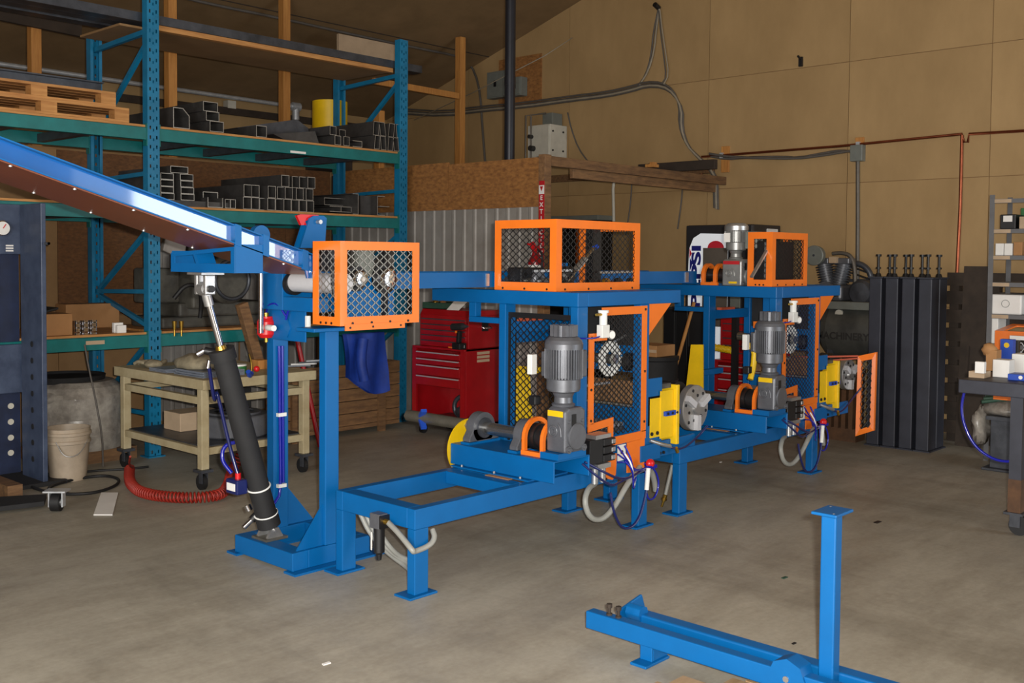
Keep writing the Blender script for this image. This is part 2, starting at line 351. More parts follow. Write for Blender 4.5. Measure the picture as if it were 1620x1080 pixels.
s = thing('extinguisher_sign', 'narrow red sign with white lettering EXTINCTEUR on the corner post', 'sign', (XO-.035, YO-.02, 1.6))
a0 = at(845, 290, X=XO-.03); put(MB().box(XO-.036, YO-.058, 1.55, XO-.031, YO+.005, 2.36), 'sign_board', 'sign_red', s)
put(MB().box(XO-.038, YO-.058, 2.24, XO-.036, YO+.005, 2.32), 'white_band', 'white', s)
put(MB().prism([(XO-.0385, YO-.045, 2.31), (XO-.0385, YO-.008, 2.31), (XO-.0385, YO-.027, 2.265)], (-.002, 0, 0)), 'arrow', 'sign_red', s)
for i, ch in enumerate('EXTINCTEUR'):
    writing(ch, 'letter', 'white', s, (XO-.0385, YO-.027, 2.205-.062*i), (0, -1, 0), (0, 0, 1), .058, bold=.001)
t = thing('fire_extinguisher', 'red fire extinguisher hanging on the corner post behind the wire cage', 'extinguisher', (XO-.1, YO-.02, 1.35))
put(MB().lathe((XO-.11, YO-.02, 1.36), (0, 0, 1), [(0, 0), (0, .055), (.02, .065), (.27, .065), (.33, .03), (.36, .022), (.36, 0)], 20), 'cylinder_body', 'red', t)
put(MB().lathe((XO-.11, YO-.02, 1.45), (0, 0, 1), [(-.06, .0655), (-.06, .067), (.15, .067), (.15, .0655)], 20), 'paper_label', 'white', t)
put(MB().bar((XO-.11, YO-.02, 1.72), (XO-.11, YO+.02, 1.80), .03, .04).bar((XO-.11, YO-.05, 1.76), (XO-.11, YO+.07, 1.79), .02, .015), 'valve', 'red_plastic', t)
put(MB().tube([(XO-.11, YO-.05, 1.74), (XO-.12, YO-.12, 1.7), (XO-.12, YO-.11, 1.55), (XO-.12, YO-.09, 1.45)], .01, 8, 1), 'hose', 'rubber', t)
# stove pipe, posts, conduits
pt = at(806, 240, X=XO+.35)
t = thing('stove_pipe', 'black vertical stove pipe rising from behind the chipboard wall', 'pipe', (pt.x, pt.y, 2.3))
put(MB().cyl((pt.x, pt.y, 2.3), (pt.x, pt.y, roofz(pt.y)-.04), .052, n=20, cap=False), 'flue', 'pipe_black', t)
put(MB().cyl((pt.x, pt.y, 3.35), (pt.x, pt.y, 3.43), .055, n=20), 'joint_collar', 'pipe_black', t)
PX = [3.974, 5.311, 6.664, 8.005, 9.347]
nm = ['leftmost of the five behind the rack', 'second from the left, just right of the front rack upright', 'third from the left, above the bundled black steel tubes', 'fourth from the left, short one beside the right rack upright', 'rightmost of the five, standing clear of the rack']
for i, x in enumerate(PX):
    ztop = 3.4 if i == 3 else roofz(9.6)-.01
    if i == 0: ztop = 3.72
    o = solo(MB().box(x-.045, 9.55, 0, x+.045, 9.65, ztop), 'timber_post', 'wood', 'bare timber post, '+nm[i], 'post', 'timber posts behind the rack', .004)
a, b = at(590, 128, Y=9.527), at(725, 152, Y=9.527)
solo(MB().bar(a, b, .045, .075), 'timber_brace', 'wood', 'thin timber cross piece nailed between the two rightmost posts', 'brace', bevel=.003)
a, b = at(-60, 10, Y=9.527), at(128, 49, Y=9.527)
solo(MB().bar(a, b, .045, .11), 'timber_girt', 'wood_dark', 'timber cross piece high above the stacked pallets at left', 'brace', bevel=.003)
t = thing('wall_conduit', 'long silver conduit running along the eave above the rack', 'conduit', (6, 11.9, 3.6))
a, b = at(-90, 88, Y=11.9), at(462, 168, Y=11.9)
put(MB().cyl(a, b, .028, n=12), 'conduit_tube', 'galvanised', t); put(MB().cyl(b, b+V(.12, 0, 0), .06, n=14).cyl(b+V(.06, 0, 0), b+V(.06, 0, -.18), .05, n=12), 'elbow', 'galvanised', t)
for px, py in ((30, 112), (365, 157)):
    p = at(px, py, Y=11.95); put(MB().box(p.x-.06, p.y-.03, p.z-.12, p.x+.06, p.y+.08, p.z-.02), 'bracket', 'white_paint', t)
a, b = at(-90, 120, Y=11.95), at(600, 205, Y=11.95)
solo(MB().bar(a, b, .05, .09), 'eave_plate', 'wood_dark', 'dark timber plate under the silver conduit at the eave', 'beam')
# cable slung under the roof at left
def overroof(px, py):      # point just under the sloping roof
    lo = .5
    d = ri*(px-810)+up*(540-py-CY)+fw*F
    k = (3.72+YL*.315-EYE.z-.03)/(d.z+.315*d.y); return EYE+d*k
pts = [overroof(*p) for p in ((250, -14), (330, 6), (440, 28), (560, 55), (650, 74), (722, 88))]+[at(738, 95, X=XF-.05), at(752, 115, X=XF-.03), at(760, 150, X=XF-.03), at(763, 200, X=XF-.03), at(768, 262, X=XF-.03)]
solo(MB().tube(pts, .016, 8, 1), 'roof_cable', 'cable', 'dark cable slung along the sloping roof above the rack', 'cable')
a, b = at(655, 190, X=XF-.06), at(862, 88, X=XF-.9)
solo(MB().tube([a, (a+b)/2+V(0, 0, -.02), b, at(905, 60, X=XF-.06)], .006, 6), 'slack_wire', 'cable_light', 'thin pale wire stretched diagonally in front of the black stove pipe', 'wire')
solo(MB().prism([at(536, 94, Y=9.75), at(536, 53, Y=9.75), at(640, 74, Y=9.75), at(640, 112, Y=9.75)], (0, .04, 0)), 'roof_panel', 'cardboard_pale', 'pale flat panel fixed under the roof near the right rack upright', 'panel')
# fittings on the far wall
def W(px, py, d=.03): return at(px, py, X=XF-.012-d)
a, b = W(789, 176, .012), W(857, 84, .012)
solo(MB().box(XF-.03, a.y, a.z, XF-.013, b.y, b.z), 'backing_board', 'osb', 'square of brown plywood screwed to the far wall behind the stove pipe', 'board')
for i, (x0, y0, x1, y1, lab) in enumerate(((778, 158, 807, 112, 'grey electrical box left of the stove pipe on the brown board'), (814, 154, 832, 122, 'smaller grey electrical box right of the stove pipe on the brown board'))):
    a, b = W(x0, y0, .05), W(x1, y1, .05); t = thing('electrical_box', lab, 'electrical box', (XF-.09, (a.y+b.y)/2, a.z))
    put(MB().box(XF-.16, a.y, a.z, XF-.03, b.y, b.z), 'enclosure', 'panel_grey', t, bevel=.006)
    put(MB().box(XF-.172, a.y-.015, a.z+.015, XF-.16, b.y+.015, b.z-.015), 'cover', 'panel_grey', t, bevel=.004)
    put(MB().box(XF-.185, (a.y+b.y)/2-.02, (a.z+b.z)/2-.03, XF-.172, (a.y+b.y)/2+.02, (a.z+b.z)/2+.05), 'switch', 'black', t)
t = thing('cable_bundle', 'thick bundle of grey cables looping up and along the far wall', 'cables', (XF-.05, 6.5, 3.2))
main = [(640, 176), (700, 180), (760, 172), (830, 166), (900, 156), (960, 149), (1000, 140), (1022, 133), (1048, 134), (1066, 146), (1078, 170), (1077, 200), (1086, 228), (1104, 248), (1122, 264), (1132, 282), (1133, 330)]
for k, (dx, dy) in enumerate(((0, 0), (3, 7), (-3, -6), (0, 3))):
    put(MB().tube([W(x+dx*(1 if i > 9 else .3), y+dy*(.6 if i < 13 else .2), .02+.012*k) for i, (x, y) in enumerate(main)], .0125, 8, 1), 'cable', 'cable' if k != 3 else 'cable_light', t)
for k, P in enumerate(([(1008, 138), (1022, 118), (1030, 90), (1034, 50), (1040, 22), (1042, 12)], [(1012, 134), (1026, 112), (1035, 80), (1039, 40), (1043, 14)], [(1047, 132), (1054, 122), (1050, 88), (1045, 50), (1043, 24), (1041, 12)], [(1050, 133), (1058, 118), (1053, 84), (1047, 44), (1044, 16)])):
    put(MB().tube([W(x, y, .03+.01*k) for x, y in P], .011 if k < 2 else .008, 8, 1), 'cable_loop', 'cable' if k % 2 == 0 else 'cable_light', t)
p = W(1042, 13, .03); put(MB().cyl(p, p+V(-.08, 0, .03), .03, n=10), 'hook', 'black', t)
t = thing('copper_line', 'copper pipe run across the far wall and down behind the steel columns', 'pipe', (XF-.05, 4, 2.5))
put(MB().tube([W(1110, 285), W(1110, 248), W(1330, 231), W(1522, 212), W(1525, 225), W(1531, 225), W(1533, 212), W(1700, 202)], .0135, 8), 'supply_pipe', 'copper', t)
put(MB().tube([W(1522, 214), W(1519, 330), W(1513, 450), W(1505, 620)], .0165, 8), 'drop_pipe', 'copper', t)
for px, py in ((1142, 246), (1358, 229)): p = W(px, py); put(MB().box(p.x-.02, p.y-.02, p.z-.03, XF-.012, p.y+.02, p.z+.03), 'pipe_clip', 'galvanised', t)
t = thing('junction_box', 'grey junction box with a long conduit dropping down the far wall', 'junction box', (XF-.05, 4.9, 2))
a, b = W(1348, 256, .03), W(1368, 229, .03); put(MB().box(XF-.1, a.y, a.z, XF-.013, b.y, b.z), 'enclosure', 'panel_grey', t, bevel=.006)
put(MB().tube([W(1357, 254), W(1357, 350), W(1356, 520)], .021, 10), 'conduit_tube', 'conduit', t)
for k, P in enumerate(([(1125, 247), (1150, 252), (1180, 249), (1240, 248), (1262, 250), (1310, 241), (1330, 238), (1350, 240)], [(1122, 243), (1152, 248), (1200, 250), (1258, 251), (1300, 246), (1335, 240), (1350, 238)])):
    put(MB().tube([W(x, y, .03+.02*k) for x, y in P], .014, 8, 1), 'feed_cable', 'cable', t)
for i, (x0, y0, x1, y1, l) in enumerate(((1142, 273, 1155, 231, 'upright wood block screwed to the far wall under the copper pipe'), (1354, 231, 1368, 217, 'little wood block above the grey junction box'))):
    a, b = W(x0, y0, .0), W(x1, y1, .0); solo(MB().box(XF-.035, a.y, a.z, XF-.013, b.y, b.z), 'mounting_block', 'wood', l, 'block', bevel=.003)
for i, P in enumerate(([(898, 178), (904, 205), (915, 235), (932, 258)],)):
    solo(MB().tube([W(*p) for p in P], .010, 6, 1), 'gas_line', 'cable', 'thin dark line drooping from the white wall heater', 'line')
for i, (P, l) in enumerate((([(972, 278), (970, 300), (971, 350)], 'white downpipe on the far wall right of the notice board'), )):
    solo(MB().tube([W(*p) for p in P], .02, 8), 'downpipe', 'white_paint', l, 'pipe')
for i, (P, l) in enumerate((([(1000, 275), (998, 320), (990, 372)], 'thin dark wire hanging on the far wall left of the drinks machine'), ([(1080, 292), (1078, 320), (1072, 362)], 'thin dark wire hanging just left of the drinks machine'), ([(1098, 290), (1118, 300), (1130, 290)], 'short drooping wire under the end of the wooden rail'))):
    solo(MB().tube([W(*p) for p in P], .009, 6, 1), 'hanging_wire', 'cable', l, 'wire')
for i, (px, py) in enumerate(((1268, 98),)):
    p = W(px, py, 0); solo(MB().box(p.x-.03, p.y-.02, p.z-.05, p.x, p.y+.02, p.z+.05).cyl(p+V(-.03, 0, .03), p+V(-.08, 0, .05), .012), 'wall_hook', 'black', 'small black hook on the bare upper part of the far wall', 'hook')
# white heater
t = thing('wall_heater', 'white box heater mounted high on the far wall right of the stove pipe', 'heater', (10.0, 8.6, 2.9))
put(MB().box(9.85, 8.505, 2.92, XF-.015, 8.88, 3.345), 'casing', 'white_paint', t, bevel=.008)
put(MB().box(9.84, 8.52, 2.94, 9.85, 8.865, 3.33), 'door_panel', 'white_paint', t, bevel=.004)
put(MB().box(9.95, 8.56, 3.345, 10.15, 8.72, 3.50), 'vent_hood', 'panel_grey', t, bevel=.004)
for y, z in ((8.505, 3.26), (8.505, 3.02)): put(MB().cyl((9.9, y, z), (9.9, y-.012, z), .012, n=8).cyl((10.1, y, z), (10.1, y-.012, z), .012, n=8), 'screw', 'black', t)
put(MB().tube([(9.8, 8.87, 2.5), (9.8, 8.87, 3.47), (9.9, 8.62, 3.49)], .012, 8).tube([(9.82, 8.80, 2.5), (9.82, 8.80, 3.46)], .012, 8), 'gas_pipe', 'conduit', t)
put(MB().cyl((9.83, 8.79, 3.2), (9.77, 8.79, 3.2), .025).cyl((9.83, 8.76, 3.05), (9.76, 8.76, 3.05), .035), 'valve', 'ink_dark', t)
# notice board / orange cabinet low on the far wall, seen through the cage
t = thing('orange_cabinet', 'orange cabinet with a grey top rim against the far wall, behind the wire cage', 'cabinet', (9.9, 7.6, 0))
a = at(947, 340, X=9.9); b = at(850, 340, X=9.9); z1 = a.z
put(MB().box(9.9, a.y, .0, XF-.02, b.y, z1-.06), 'carcass', 'black_matt', t)
put(MB().box(9.86, a.y-.02, z1-.06, XF-.015, b.y+.02, z1), 'top_rim', 'panel_grey', t, bevel=.005)
d0, d1 = at(931, 380, X=9.88), at(911, 380, X=9.88)
put(MB().box(9.88, a.y+.03, z1-.16, 9.9, b.y-.02, z1-.075), 'door_header', 'orange', t); put(MB().box(9.88, d0.y, .5, 9.9, d1.y, z1-.17), 'door_panel', 'orange', t)
put(MB().cyl((9.88, d0.y+.03, 1.3), (9.85, d0.y+.03, 1.3), .012), 'handle', 'galvanised', t)
# drinks machine
vx = 9.55; vr, vl = at(1190, 356, X=vx), at(1086, 356, X=vx); vt = at(1150, 355, X=vx).z
t = thing('drinks_machine', 'tall black drinks vending machine with a white lit front against the far wall', 'vending machine', (vx+.3, (vr.y+vl.y)/2, 0))
put(MB().box(vx+.03, vr.y, .06, XF-.05, vl.y, vt), 'carcass', 'vend_dark', t, bevel=.01)
put(MB().box(vx, vr.y, .08, vx+.03, vl.y, vt-.005), 'door', 'vend_dark', t, bevel=.006)
p0, p1 = at(1092, 560, X=vx-.002), at(1152, 370, X=vx-.002)
fl_, zt = at(1091, 390, X=vx).y, at(1120, 369, X=vx).z; fr_ = at(1152, 390, X=vx).y
pts = [(vx-.006, fl_, .45), (vx-.006, fl_+.012, zt-.45), (vx-.006, fl_, zt-.16), (vx-.006, fl_-.05, zt-.05), (vx-.006, fl_-.14, zt), (vx-.006, fr_, zt-.01), (vx-.006, fr_, .45)]
put(MB().prism(pts, (.006, 0, 0)), 'front_panel', 'vend_face', t)
wl, wz = at(1113, 390, X=vx).y, at(1120, 392, X=vx).z
put(MB().box(vx-.010, fr_+.0, .95, vx-.006, wl, wz), 'product_window', 'vend_window', t)
cxm, cym = at(1133, 392, X=vx).y, at(1133, 392, X=vx).z
put(MB().prism([(vx-.012, cxm+.1*math.cos(k*PI/12), cym+.075*math.sin(k*PI/12)) for k in range(13)], (.003, 0, 0)), 'red_arc', 'ink_red', t)
e0 = at(1091.5, 401, X=vx); put(MB().prism([(vx-.012, e0.y, e0.z+.06), (vx-.012, e0.y-.03, e0.z), (vx-.012, e0.y, e0.z-.05)], (.003, 0, 0)), 'red_arc', 'ink_red', t)
e0 = at(1092, 417, X=vx); put(MB().prism([(vx-.012, e0.y, e0.z+.07), (vx-.012, e0.y-.035, e0.z), (vx-.012, e0.y, e0.z-.09)], (.003, 0, 0)), 'blue_arc', 'ink_blue', t)
e0 = at(1102, 425, X=vx); writing('PEPSI', 'lettering', 'ink_blue', t, (vx-.008, at(1102.5, 420, X=vx).y, at(1102, 387, X=vx).z), (0, 0, 1), (0, 1, 0), .155, .001, align='RIGHT', bold=.006, sx=2.0)
put(MB().box(vx-.012, fr_-.16, 1.0, vx-.002, fr_-.04, 1.6), 'coin_panel', 'panel_grey', t, bevel=.004)
put(MB().box(vx+.3, vr.y-.012, vt-.14, vx+.52, vr.y, vt-.04), 'side_notice', 'paper', t)
# ================================================================== PALLET RACK
RY0, RY1 = 7.90, 8.98
rack = thing('pallet_rack', 'tall teal pallet rack loaded with steel tube along the left side', 'pallet rack', (4.2, 8.4, 0))
def upright(xc, y0, sgn, ztop):
    """punched C-section, open towards the inside of the frame"""
    mb = MB(); xs = [-.052, -.034, -.022, -.006, .006, .022, .034, .052]; yf = y0; n = int(ztop/.078); dz = .078
    for r in range(n+1):
        za, zb = r*dz, min((r+1)*dz, ztop)
        zh0, zh1 = za+.028, min(za+.056, zb)
        for c in range(7):
            X0, X1 = xc+xs[c], xc+xs[c+1]
            hole = (c in (1, 5)) or (c == 3)
            segs = [(za, zb)] if not hole or zb-za < .06 else ([(za, zh0), (zh1, zb)] if c != 3 else [(za, za+.012), (za+.034, zb)])
            for (p, q) in segs: mb.add([(X0, yf, p), (X1, yf, p), (X1, yf, q), (X0, yf, q)], [(0, 1, 2, 3)])
    d = .078*sgn
    for x in (xc-.052, xc+.052): mb.add([(x, yf, 0), (x, yf+d, 0), (x, yf+d, ztop), (x, yf, ztop)], [(0, 1, 2, 3)])
    for x, x2 in ((xc-.052, xc-.026), (xc+.026, xc+.052)): mb.add([(x, yf+d, 0), (x2, yf+d, 0), (x2, yf+d, ztop), (x, yf+d, ztop)], [(0, 1, 2, 3)])
    o = put(mb, 'upright', 'teal_post', rack)
    return o
XU = [1.50, 4.218, 6.905]
for i, x in enumerate(XU):
    u = upright(x, RY0, 1, 3.83); upright(x, RY1, -1, 3.57)
    put(MB().box(x-.075, RY0-.03, 0, x+.075, RY0+.11, .01).box(x-.075, RY1-.11, 0, x+.075, RY1+.03, .01), 'foot_plate', 'teal_post', rack)
    zz = [3.50, 2.62, 2.42, 1.56, 1.4, .55, .4]
    put(MB().bar((x, RY0+.06, 3.485), (x, RY1-.05, 3.45), .035, .04), 'horizontal_brace', 'teal_post', rack)
    for z in (2.33, 1.36, .35): put(MB().bar((x, RY0+.06, z), (x, RY1-.06, z-.02), .035, .035), 'horizontal_brace', 'teal_post', rack)
    for za, zb in ((3.44, 2.75), (1.95, 2.33), (1.9, 1.36), (1.06, 1.3), (.98, .36)):
        put(MB().bar((x+.01, RY0+.06, za), (x+.01, RY1-.1, zb), .035, .035), 'diagonal_brace', 'teal_post', rack)
LV = [(1.012, 'low'), (2.05, 'middle'), (2.695, 'upper')]
for (zt, nmx) in LV:
    for a, b in ((XU[0], XU[1]), (XU[1], XU[2])):
        for y, y2 in ((RY0+.005, RY0+.055), (RY1-.055, RY1-.005)):
            put(MB().prism([(a+.055, y, zt-.102), (a+.055, y2, zt-.102), (a+.055, y2, zt), (a+.055, y+.018, zt), (a+.055, y+.018, zt-.004), (a+.055, y, zt-.004)], (b-a-.11, 0, 0)), 'beam', 'teal_beam', rack, bevel=.003)
            put(MB().box(a+.052, y-.006, zt-.15, a+.06, y2+.006, zt+.03), 'beam_connector', 'teal_beam', rack); put(MB().box(b-.06, y-.006, zt-.15, b-.052, y2+.006, zt+.03), 'beam_connector', 'teal_beam', rack)
        for k in range(4): 
            xx = a+.5+k*.58
            put(MB().box(xx-.03, RY0+.05, zt-.09, xx+.03, RY1-.05, zt-.02), 'crossbar', 'dark_steel', rack)
        n = 6
        for k in range(n):
            y = RY0+.02+k*(RY1-RY0-.04)/n
            put(MB().box(a+.06, y+.002, zt+.001, b-.06, y+(RY1-RY0-.04)/n-.002, zt+.019), 'deck_board', 'wood_flat', rack)
put(MB().box(5.55, RY0+.002, 2.60, 5.72, RY0+.0045, 2.62), 'beam_label', 'paper', rack)
pl = at(150, 544, Y=RY0); put(MB().box(pl.x-.07, RY0+.001, .955, pl.x+.08, RY0+.0045, .985), 'beam_label', 'cardboard_pale', rack)
# long stock across the top
for i, (y, z, h, x0, x1) in enumerate(((RY0+.09, 3.555, .072, 1.6, 7.23), (RY0+.30, 3.57, .06, 1.9, 6.95), (RY0+.52, 3.57, .06, 1.5, 7.0))):
    mb = MB().ring([(x0, y, z), (x0, y+.14, z), (x0, y+.14, z+h), (x0, y, z+h)], [(x0, y+.006, z+.006), (x0, y+.134, z+.006), (x0, y+.134, z+h-.006), (x0, y+.006, z+h-.006)], (x1-x0, 0, 0))
    solo(mb, 'steel_channel', 'dark_steel', ['long dark steel section on top of the rack, front one of three', 'long dark steel section on top of the rack, middle one of three', 'long dark steel section on top of the rack, rear one of three'][i], 'steel section', 'long steel on top of the rack')
solo(MB().box(4.30, RY0+.10, 3.51, 6.85, RY0+.16, 3.552), 'timber_batten', 'wood_flat', 'pale timber batten under the long steel on top of the rack', 'batten')
mb = MB().box(4.02, RY0+.17, 3.512, 6.83, RY1-.2, 3.53); solo(mb, 'top_board', 'plywood_dark', 'stained plywood sheet under the long steel on top of the rack', 'board')
# ---- pallets at the left of the upper level
def pallet(x0, y0, z, lx, ly, label, group=None, mt='wood_flat'):
    t = thing('wooden_pallet', label, 'pallet', (x0+lx/2, y0+ly/2, z), group)
    for k in range(3): y = y0+k*(ly-.1)/2; put(MB().box(x0, y, z, x0+lx, y+.1, z+.018), 'board', mt, t)
    for j in range(3):
        for k in range(3): x = x0+j*(lx-.12)/2; y = y0+k*(ly-.1)/2; put(MB().box(x, y, z+.0185, x+.12, y+.1, z+.095), 'block', mt, t)
    for k in range(7): y = y0+k*(ly-.11)/6; put(MB().box(x0, y, z+.0955, x0+lx, y+.11, z+.115), 'board', mt, t)
    return t
zt = 2.695+.02
pallet(2.75, RY0+.02, zt, 1.27, .9, 'upper wooden pallet of the pair on the rack, at the left edge'.replace('upper', 'lower'), 'pallets on the upper level')
pallet(2.72, RY0+.04, zt+.117, 1.20, .88, 'upper wooden pallet of the pair on the rack, at the left edge', 'pallets on the upper level')
solo(MB().box(2.2, RY0+.35, zt+.235, 3.95, RY0+.5, zt+.345).box(2.2, RY0+.30, zt+.235, 3.95, RY0+.55, zt+.245).box(2.2, RY0+.30, zt+.335, 3.95, RY0+.55, zt+.345), 'steel_girder', 'dark_steel', 'dark steel girder lying on the stacked pallets at left', 'girder')
# ---- tubes
def stock(x0, x1, z0, z1, y0, ln, label, group, t=.005, cat='steel tube', name='square_tube', mt='tube_side', tilt=0, parts=True):
    if tilt == 0:
        o = solo(holtube(MB(), x0, x1, z0, z1, t, y0, y0+ln), name, mt, label, cat, group)
    else:
        mb = MB(); a = tilt; O = [(x0, y0, z0), (x1, y0, z0), (x1+a, y0, z1), (x0+a, y0, z1)]; I = [(x0+t, y0, z0+t), (x1-t, y0, z0+t), (x1+a-t, y0, z1-t), (x0+a+t, y0, z1-t)]
        o = solo(mb.ring(O, I, (0, ln, 0)), name, mt, label, cat, group)
    o.data.materials.append(MATS['mill_edge'])
    for p in o.data.polygons:
        if abs(p.normal.y) > .9 and p.center.y < -ln*.4: p.material_index = 1
    return o
def row(pxs, py, z0, h, w, y0s, lab, group, ln=1.0, t=.005, tilt=0):
    for i, px in enumerate(pxs):
        y0 = y0s[i % len(y0s)]; x = at(px, py, Y=y0).x
        ordn = ['leftmost', 'second', 'third', 'fourth', 'fifth', 'sixth', 'seventh', 'eighth', 'ninth', 'tenth'][i]
        stock(x, x+w, z0, z0+h, y0, ln, lab % (ordn if i == 0 else ordn+' from the left'), group, t, tilt=tilt if isinstance(tilt, (int, float)) else tilt[i])
z2, z3 = 2.07, 2.715
G2, G3 = 'steel tubes on the middle rack level', 'steel tubes on the upper rack level'
row([384.8, 397.6, 410.5, 423.2, 436, 448.6, 461, 473.2, 485.2], 330, z2, .108, .083, [RY0+.02, RY0+.02, RY0+.05, RY0+.0, RY0+.03, RY0+.01], 'box steel tube in the bottom row of the big stack, %s', G2, .9)
row([385.6, 397.8, 411, 424, 438.4, 451, 468.5, 484], 312, z2+.109, .108, .082, [RY0+.02, RY0+.02, RY0+.2, RY0+.0, RY0+.03, RY0+.01], 'box steel tube, second row of the big stack, %s', G2, .9)
row([445.2, 462, 473.5, 486.7], 295, z2+.218, .105, .085, [RY0+.0, RY0+.05, RY0+.03, RY0+.0], 'box steel tube in the top row of the big stack, %s', G2, 1.0)
for i, (pa, pb, k) in enumerate(((286, 307.6, 0), (286, 307, 1), (285.6, 306, 2), (285, 306, 3))):
    xa, xb = at(pa, 320, Y=RY0+.02).x, at(pb, 320, Y=RY0+.02).x
    stock(xa, xb, z2+.055*k+.05, z2+.055*k+.104, RY0+.02, .95, 'flat tube in the low stack by the rack upright, right column, %s' % ['lowest', 'second up', 'third up', 'topmost'][i], G2)
for i, (pa, pb, k) in enumerate(((250.5, 276, 0), (250.5, 275, 1), (250.5, 275, 2), (250.5, 275, 3))):
    xa, xb = at(pa, 320, Y=RY0+.05).x, at(pb, 320, Y=RY0+.05).x
    stock(xa+.02, xb, z2+.055*k+.05, z2+.055*k+.104, RY0+.05, .95, 'flat tube in the low stack by the rack upright, left column, %s' % ['lowest', 'second up', 'third up', 'topmost'][i], G2)
xa, xb = at(269.7, 280, Y=RY0+.02).x, at(297.7, 280, Y=RY0+.02).x
stock(xa, xb, z2+.272, z2+.33, RY0+.02, .9, 'flat rectangular tube lying crosswise on the crown of the low stack', G2)
solo(MB().box(4.32, RY0+.03, z2, 4.95, RY0+.9, z2+.048), 'steel_slab', 'tube_side', 'dark flat slab under the low stack of flat tubes', 'steel section')
def channel(pa, pb, py, z0, h, y0, ln, label, opens, t=.006, name='steel_channel'):
    xa, xb = at(pa, py, Y=y0).x, at(pb, py, Y=y0).x
    if opens == 'up': P = [(xa, z0+h), (xa, z0), (xb, z0), (xb, z0+h), (xb-t, z0+h), (xb-t, z0+t), (xa+t, z0+t), (xa+t, z0+h)]
    elif opens == 'down': P = [(xa, z0), (xa, z0+h), (xb, z0+h), (xb, z0), (xb-t, z0), (xb-t, z0+h-t), (xa+t, z0+h-t), (xa+t, z0)]
    elif opens == 'right': P = [(xb, z0), (xa, z0), (xa, z0+h), (xb, z0+h), (xb, z0+h-t), (xa+t, z0+h-t), (xa+t, z0+t), (xb, z0+t)]
    else: P = [(xa, z0), (xb, z0), (xb, z0+h), (xa, z0+h), (xa, z0+h-t), (xb-t, z0+h-t), (xb-t, z0+t), (xa, z0+t)]
    o = solo(MB().prism([(x, y0, z) for x, z in P], (0, ln, 0)), name, 'tube_side', label, 'steel section', G2 if z0 < 2.5 else G3)
    o.data.materials.append(MATS['mill_edge'])
    for p in o.data.polygons:
        if abs(p.normal.y) > .9 and p.center.y < -ln*.4: p.material_index = 1
    return o
channel(321, 345, 320, z2+.07, .07, RY0+.12, .8, 'steel channel turned upside down beside the low stack', 'down')
channel(328.6, 352.8, 325, z2, .085, RY0+.0, .85, 'steel channel lying open side up in front of the big stack', 'up')
row([356.2, 364.6], 325, z2, .078, .052, [RY0+.0], 'small square tube between channel and big stack, %s of two', G2, .7, .004)
channel(521.7, 540, 325, z2+.02, .055, RY0+.12, .7, 'thin steel channel right of the big stack, left one', 'left')
channel(540, 556, 325, z2+.02, .055, RY0+.12, .7, 'thin steel channel right of the big stack, right one', 'left')
stock(at(508, 330, Y=RY0+.3).x, at(554, 330, Y=RY0+.3).x, z2+.09, z2+.16, RY0+.25, .65, 'wide flat section lying over the thin channels', G2)
channel(558, 567, 325, z2, .2, RY0+.02, .7, 'deep steel channel on edge with its back to the left', 'left')
solo(MB().box(at(570, 325, Y=RY0+.1).x, RY0+.1, z2, at(594, 325, Y=RY0+.1).x, RY0+.85, z2+.19), 'steel_block', 'tube_side', 'deep black steel block between the two edge-on channels', 'steel section', G2)
o = channel(597, 609, 325, z2, .19, RY0+.0, .8, 'deep steel channel on edge opening right with a shelf inside', 'right')
xa = at(598, 325, Y=RY0).x; o = solo(MB().box(xa+.01, RY0-.02, z2+.085, xa+.13, RY0+.6, z2+.091), 'steel_strip', 'mill_edge', 'bright flat strip poking out of the edge-on channel', 'steel strip', G2)
# upper level
xa = at(325.4, 160, Y=RY0).x
stock(at(331.9, 190, Y=RY0).x, at(353.9, 190, Y=RY0).x, z3, z3+.09, RY0+.0, .8, 'rectangular tube at the foot of the pile of three above the boom', G3)
stock(at(328, 175, Y=RY0).x, at(348.7, 175, Y=RY0).x, z3+.091, z3+.172, RY0+.02, .95, 'rectangular tube in the middle of the pile of three above the boom', G3)
stock(xa, at(348.7, 160, Y=RY0).x, z3+.173, z3+.255, RY0+.04, 1.0, 'rectangular tube on top of the pile of three above the boom', G3)
x0, x1 = at(276, 190, Y=RY0).x, at(302, 190, Y=RY0).x
O = [(x0, z3), (x1, z3), (x1, z3+.11), (x1-.06, z3+.17), (x0, z3+.17)]; I = [(x0+.006, z3+.006), (x1-.006, z3+.006), (x1-.006, z3+.107), (x1-.063, z3+.164), (x0+.006, z3+.164)]
o = solo(MB().ring([(x, RY0+.02, z) for x, z in O], [(x, RY0+.02, z) for x, z in I], (0, .85, 0)), 'folded_duct', 'tube_side', 'folded five-sided steel duct beside the rack upright', 'steel section', G3)
o.data.materials.append(MATS['mill_edge'])
for p in o.data.polygons:
    if abs(p.normal.y) > .9 and p.center.y < -.3: p.material_index = 1
stock(at(407.3, 205, Y=RY0).x, at(424, 205, Y=RY0).x, z3, z3+.10, RY0+.02, .95, 'single square tube in the middle of the upper rack level', G3)
fx0, fx1 = at(440, 205, Y=RY0+.1).x, at(512, 205, Y=RY0+.1).x
solo(MB().prism([(fx0, RY0+.3, z3), (fx1, RY0+.3, z3), (fx1-.03, RY0+.3, z3+.17), (fx1-.16, RY0+.3, z3+.24), (fx0-.3, RY0+.3, z3+.10)], (0, .55, 0)), 'folded_plate', 'dark_steel', 'big folded plate of dark steel leaning over tubes', 'steel section', G3)
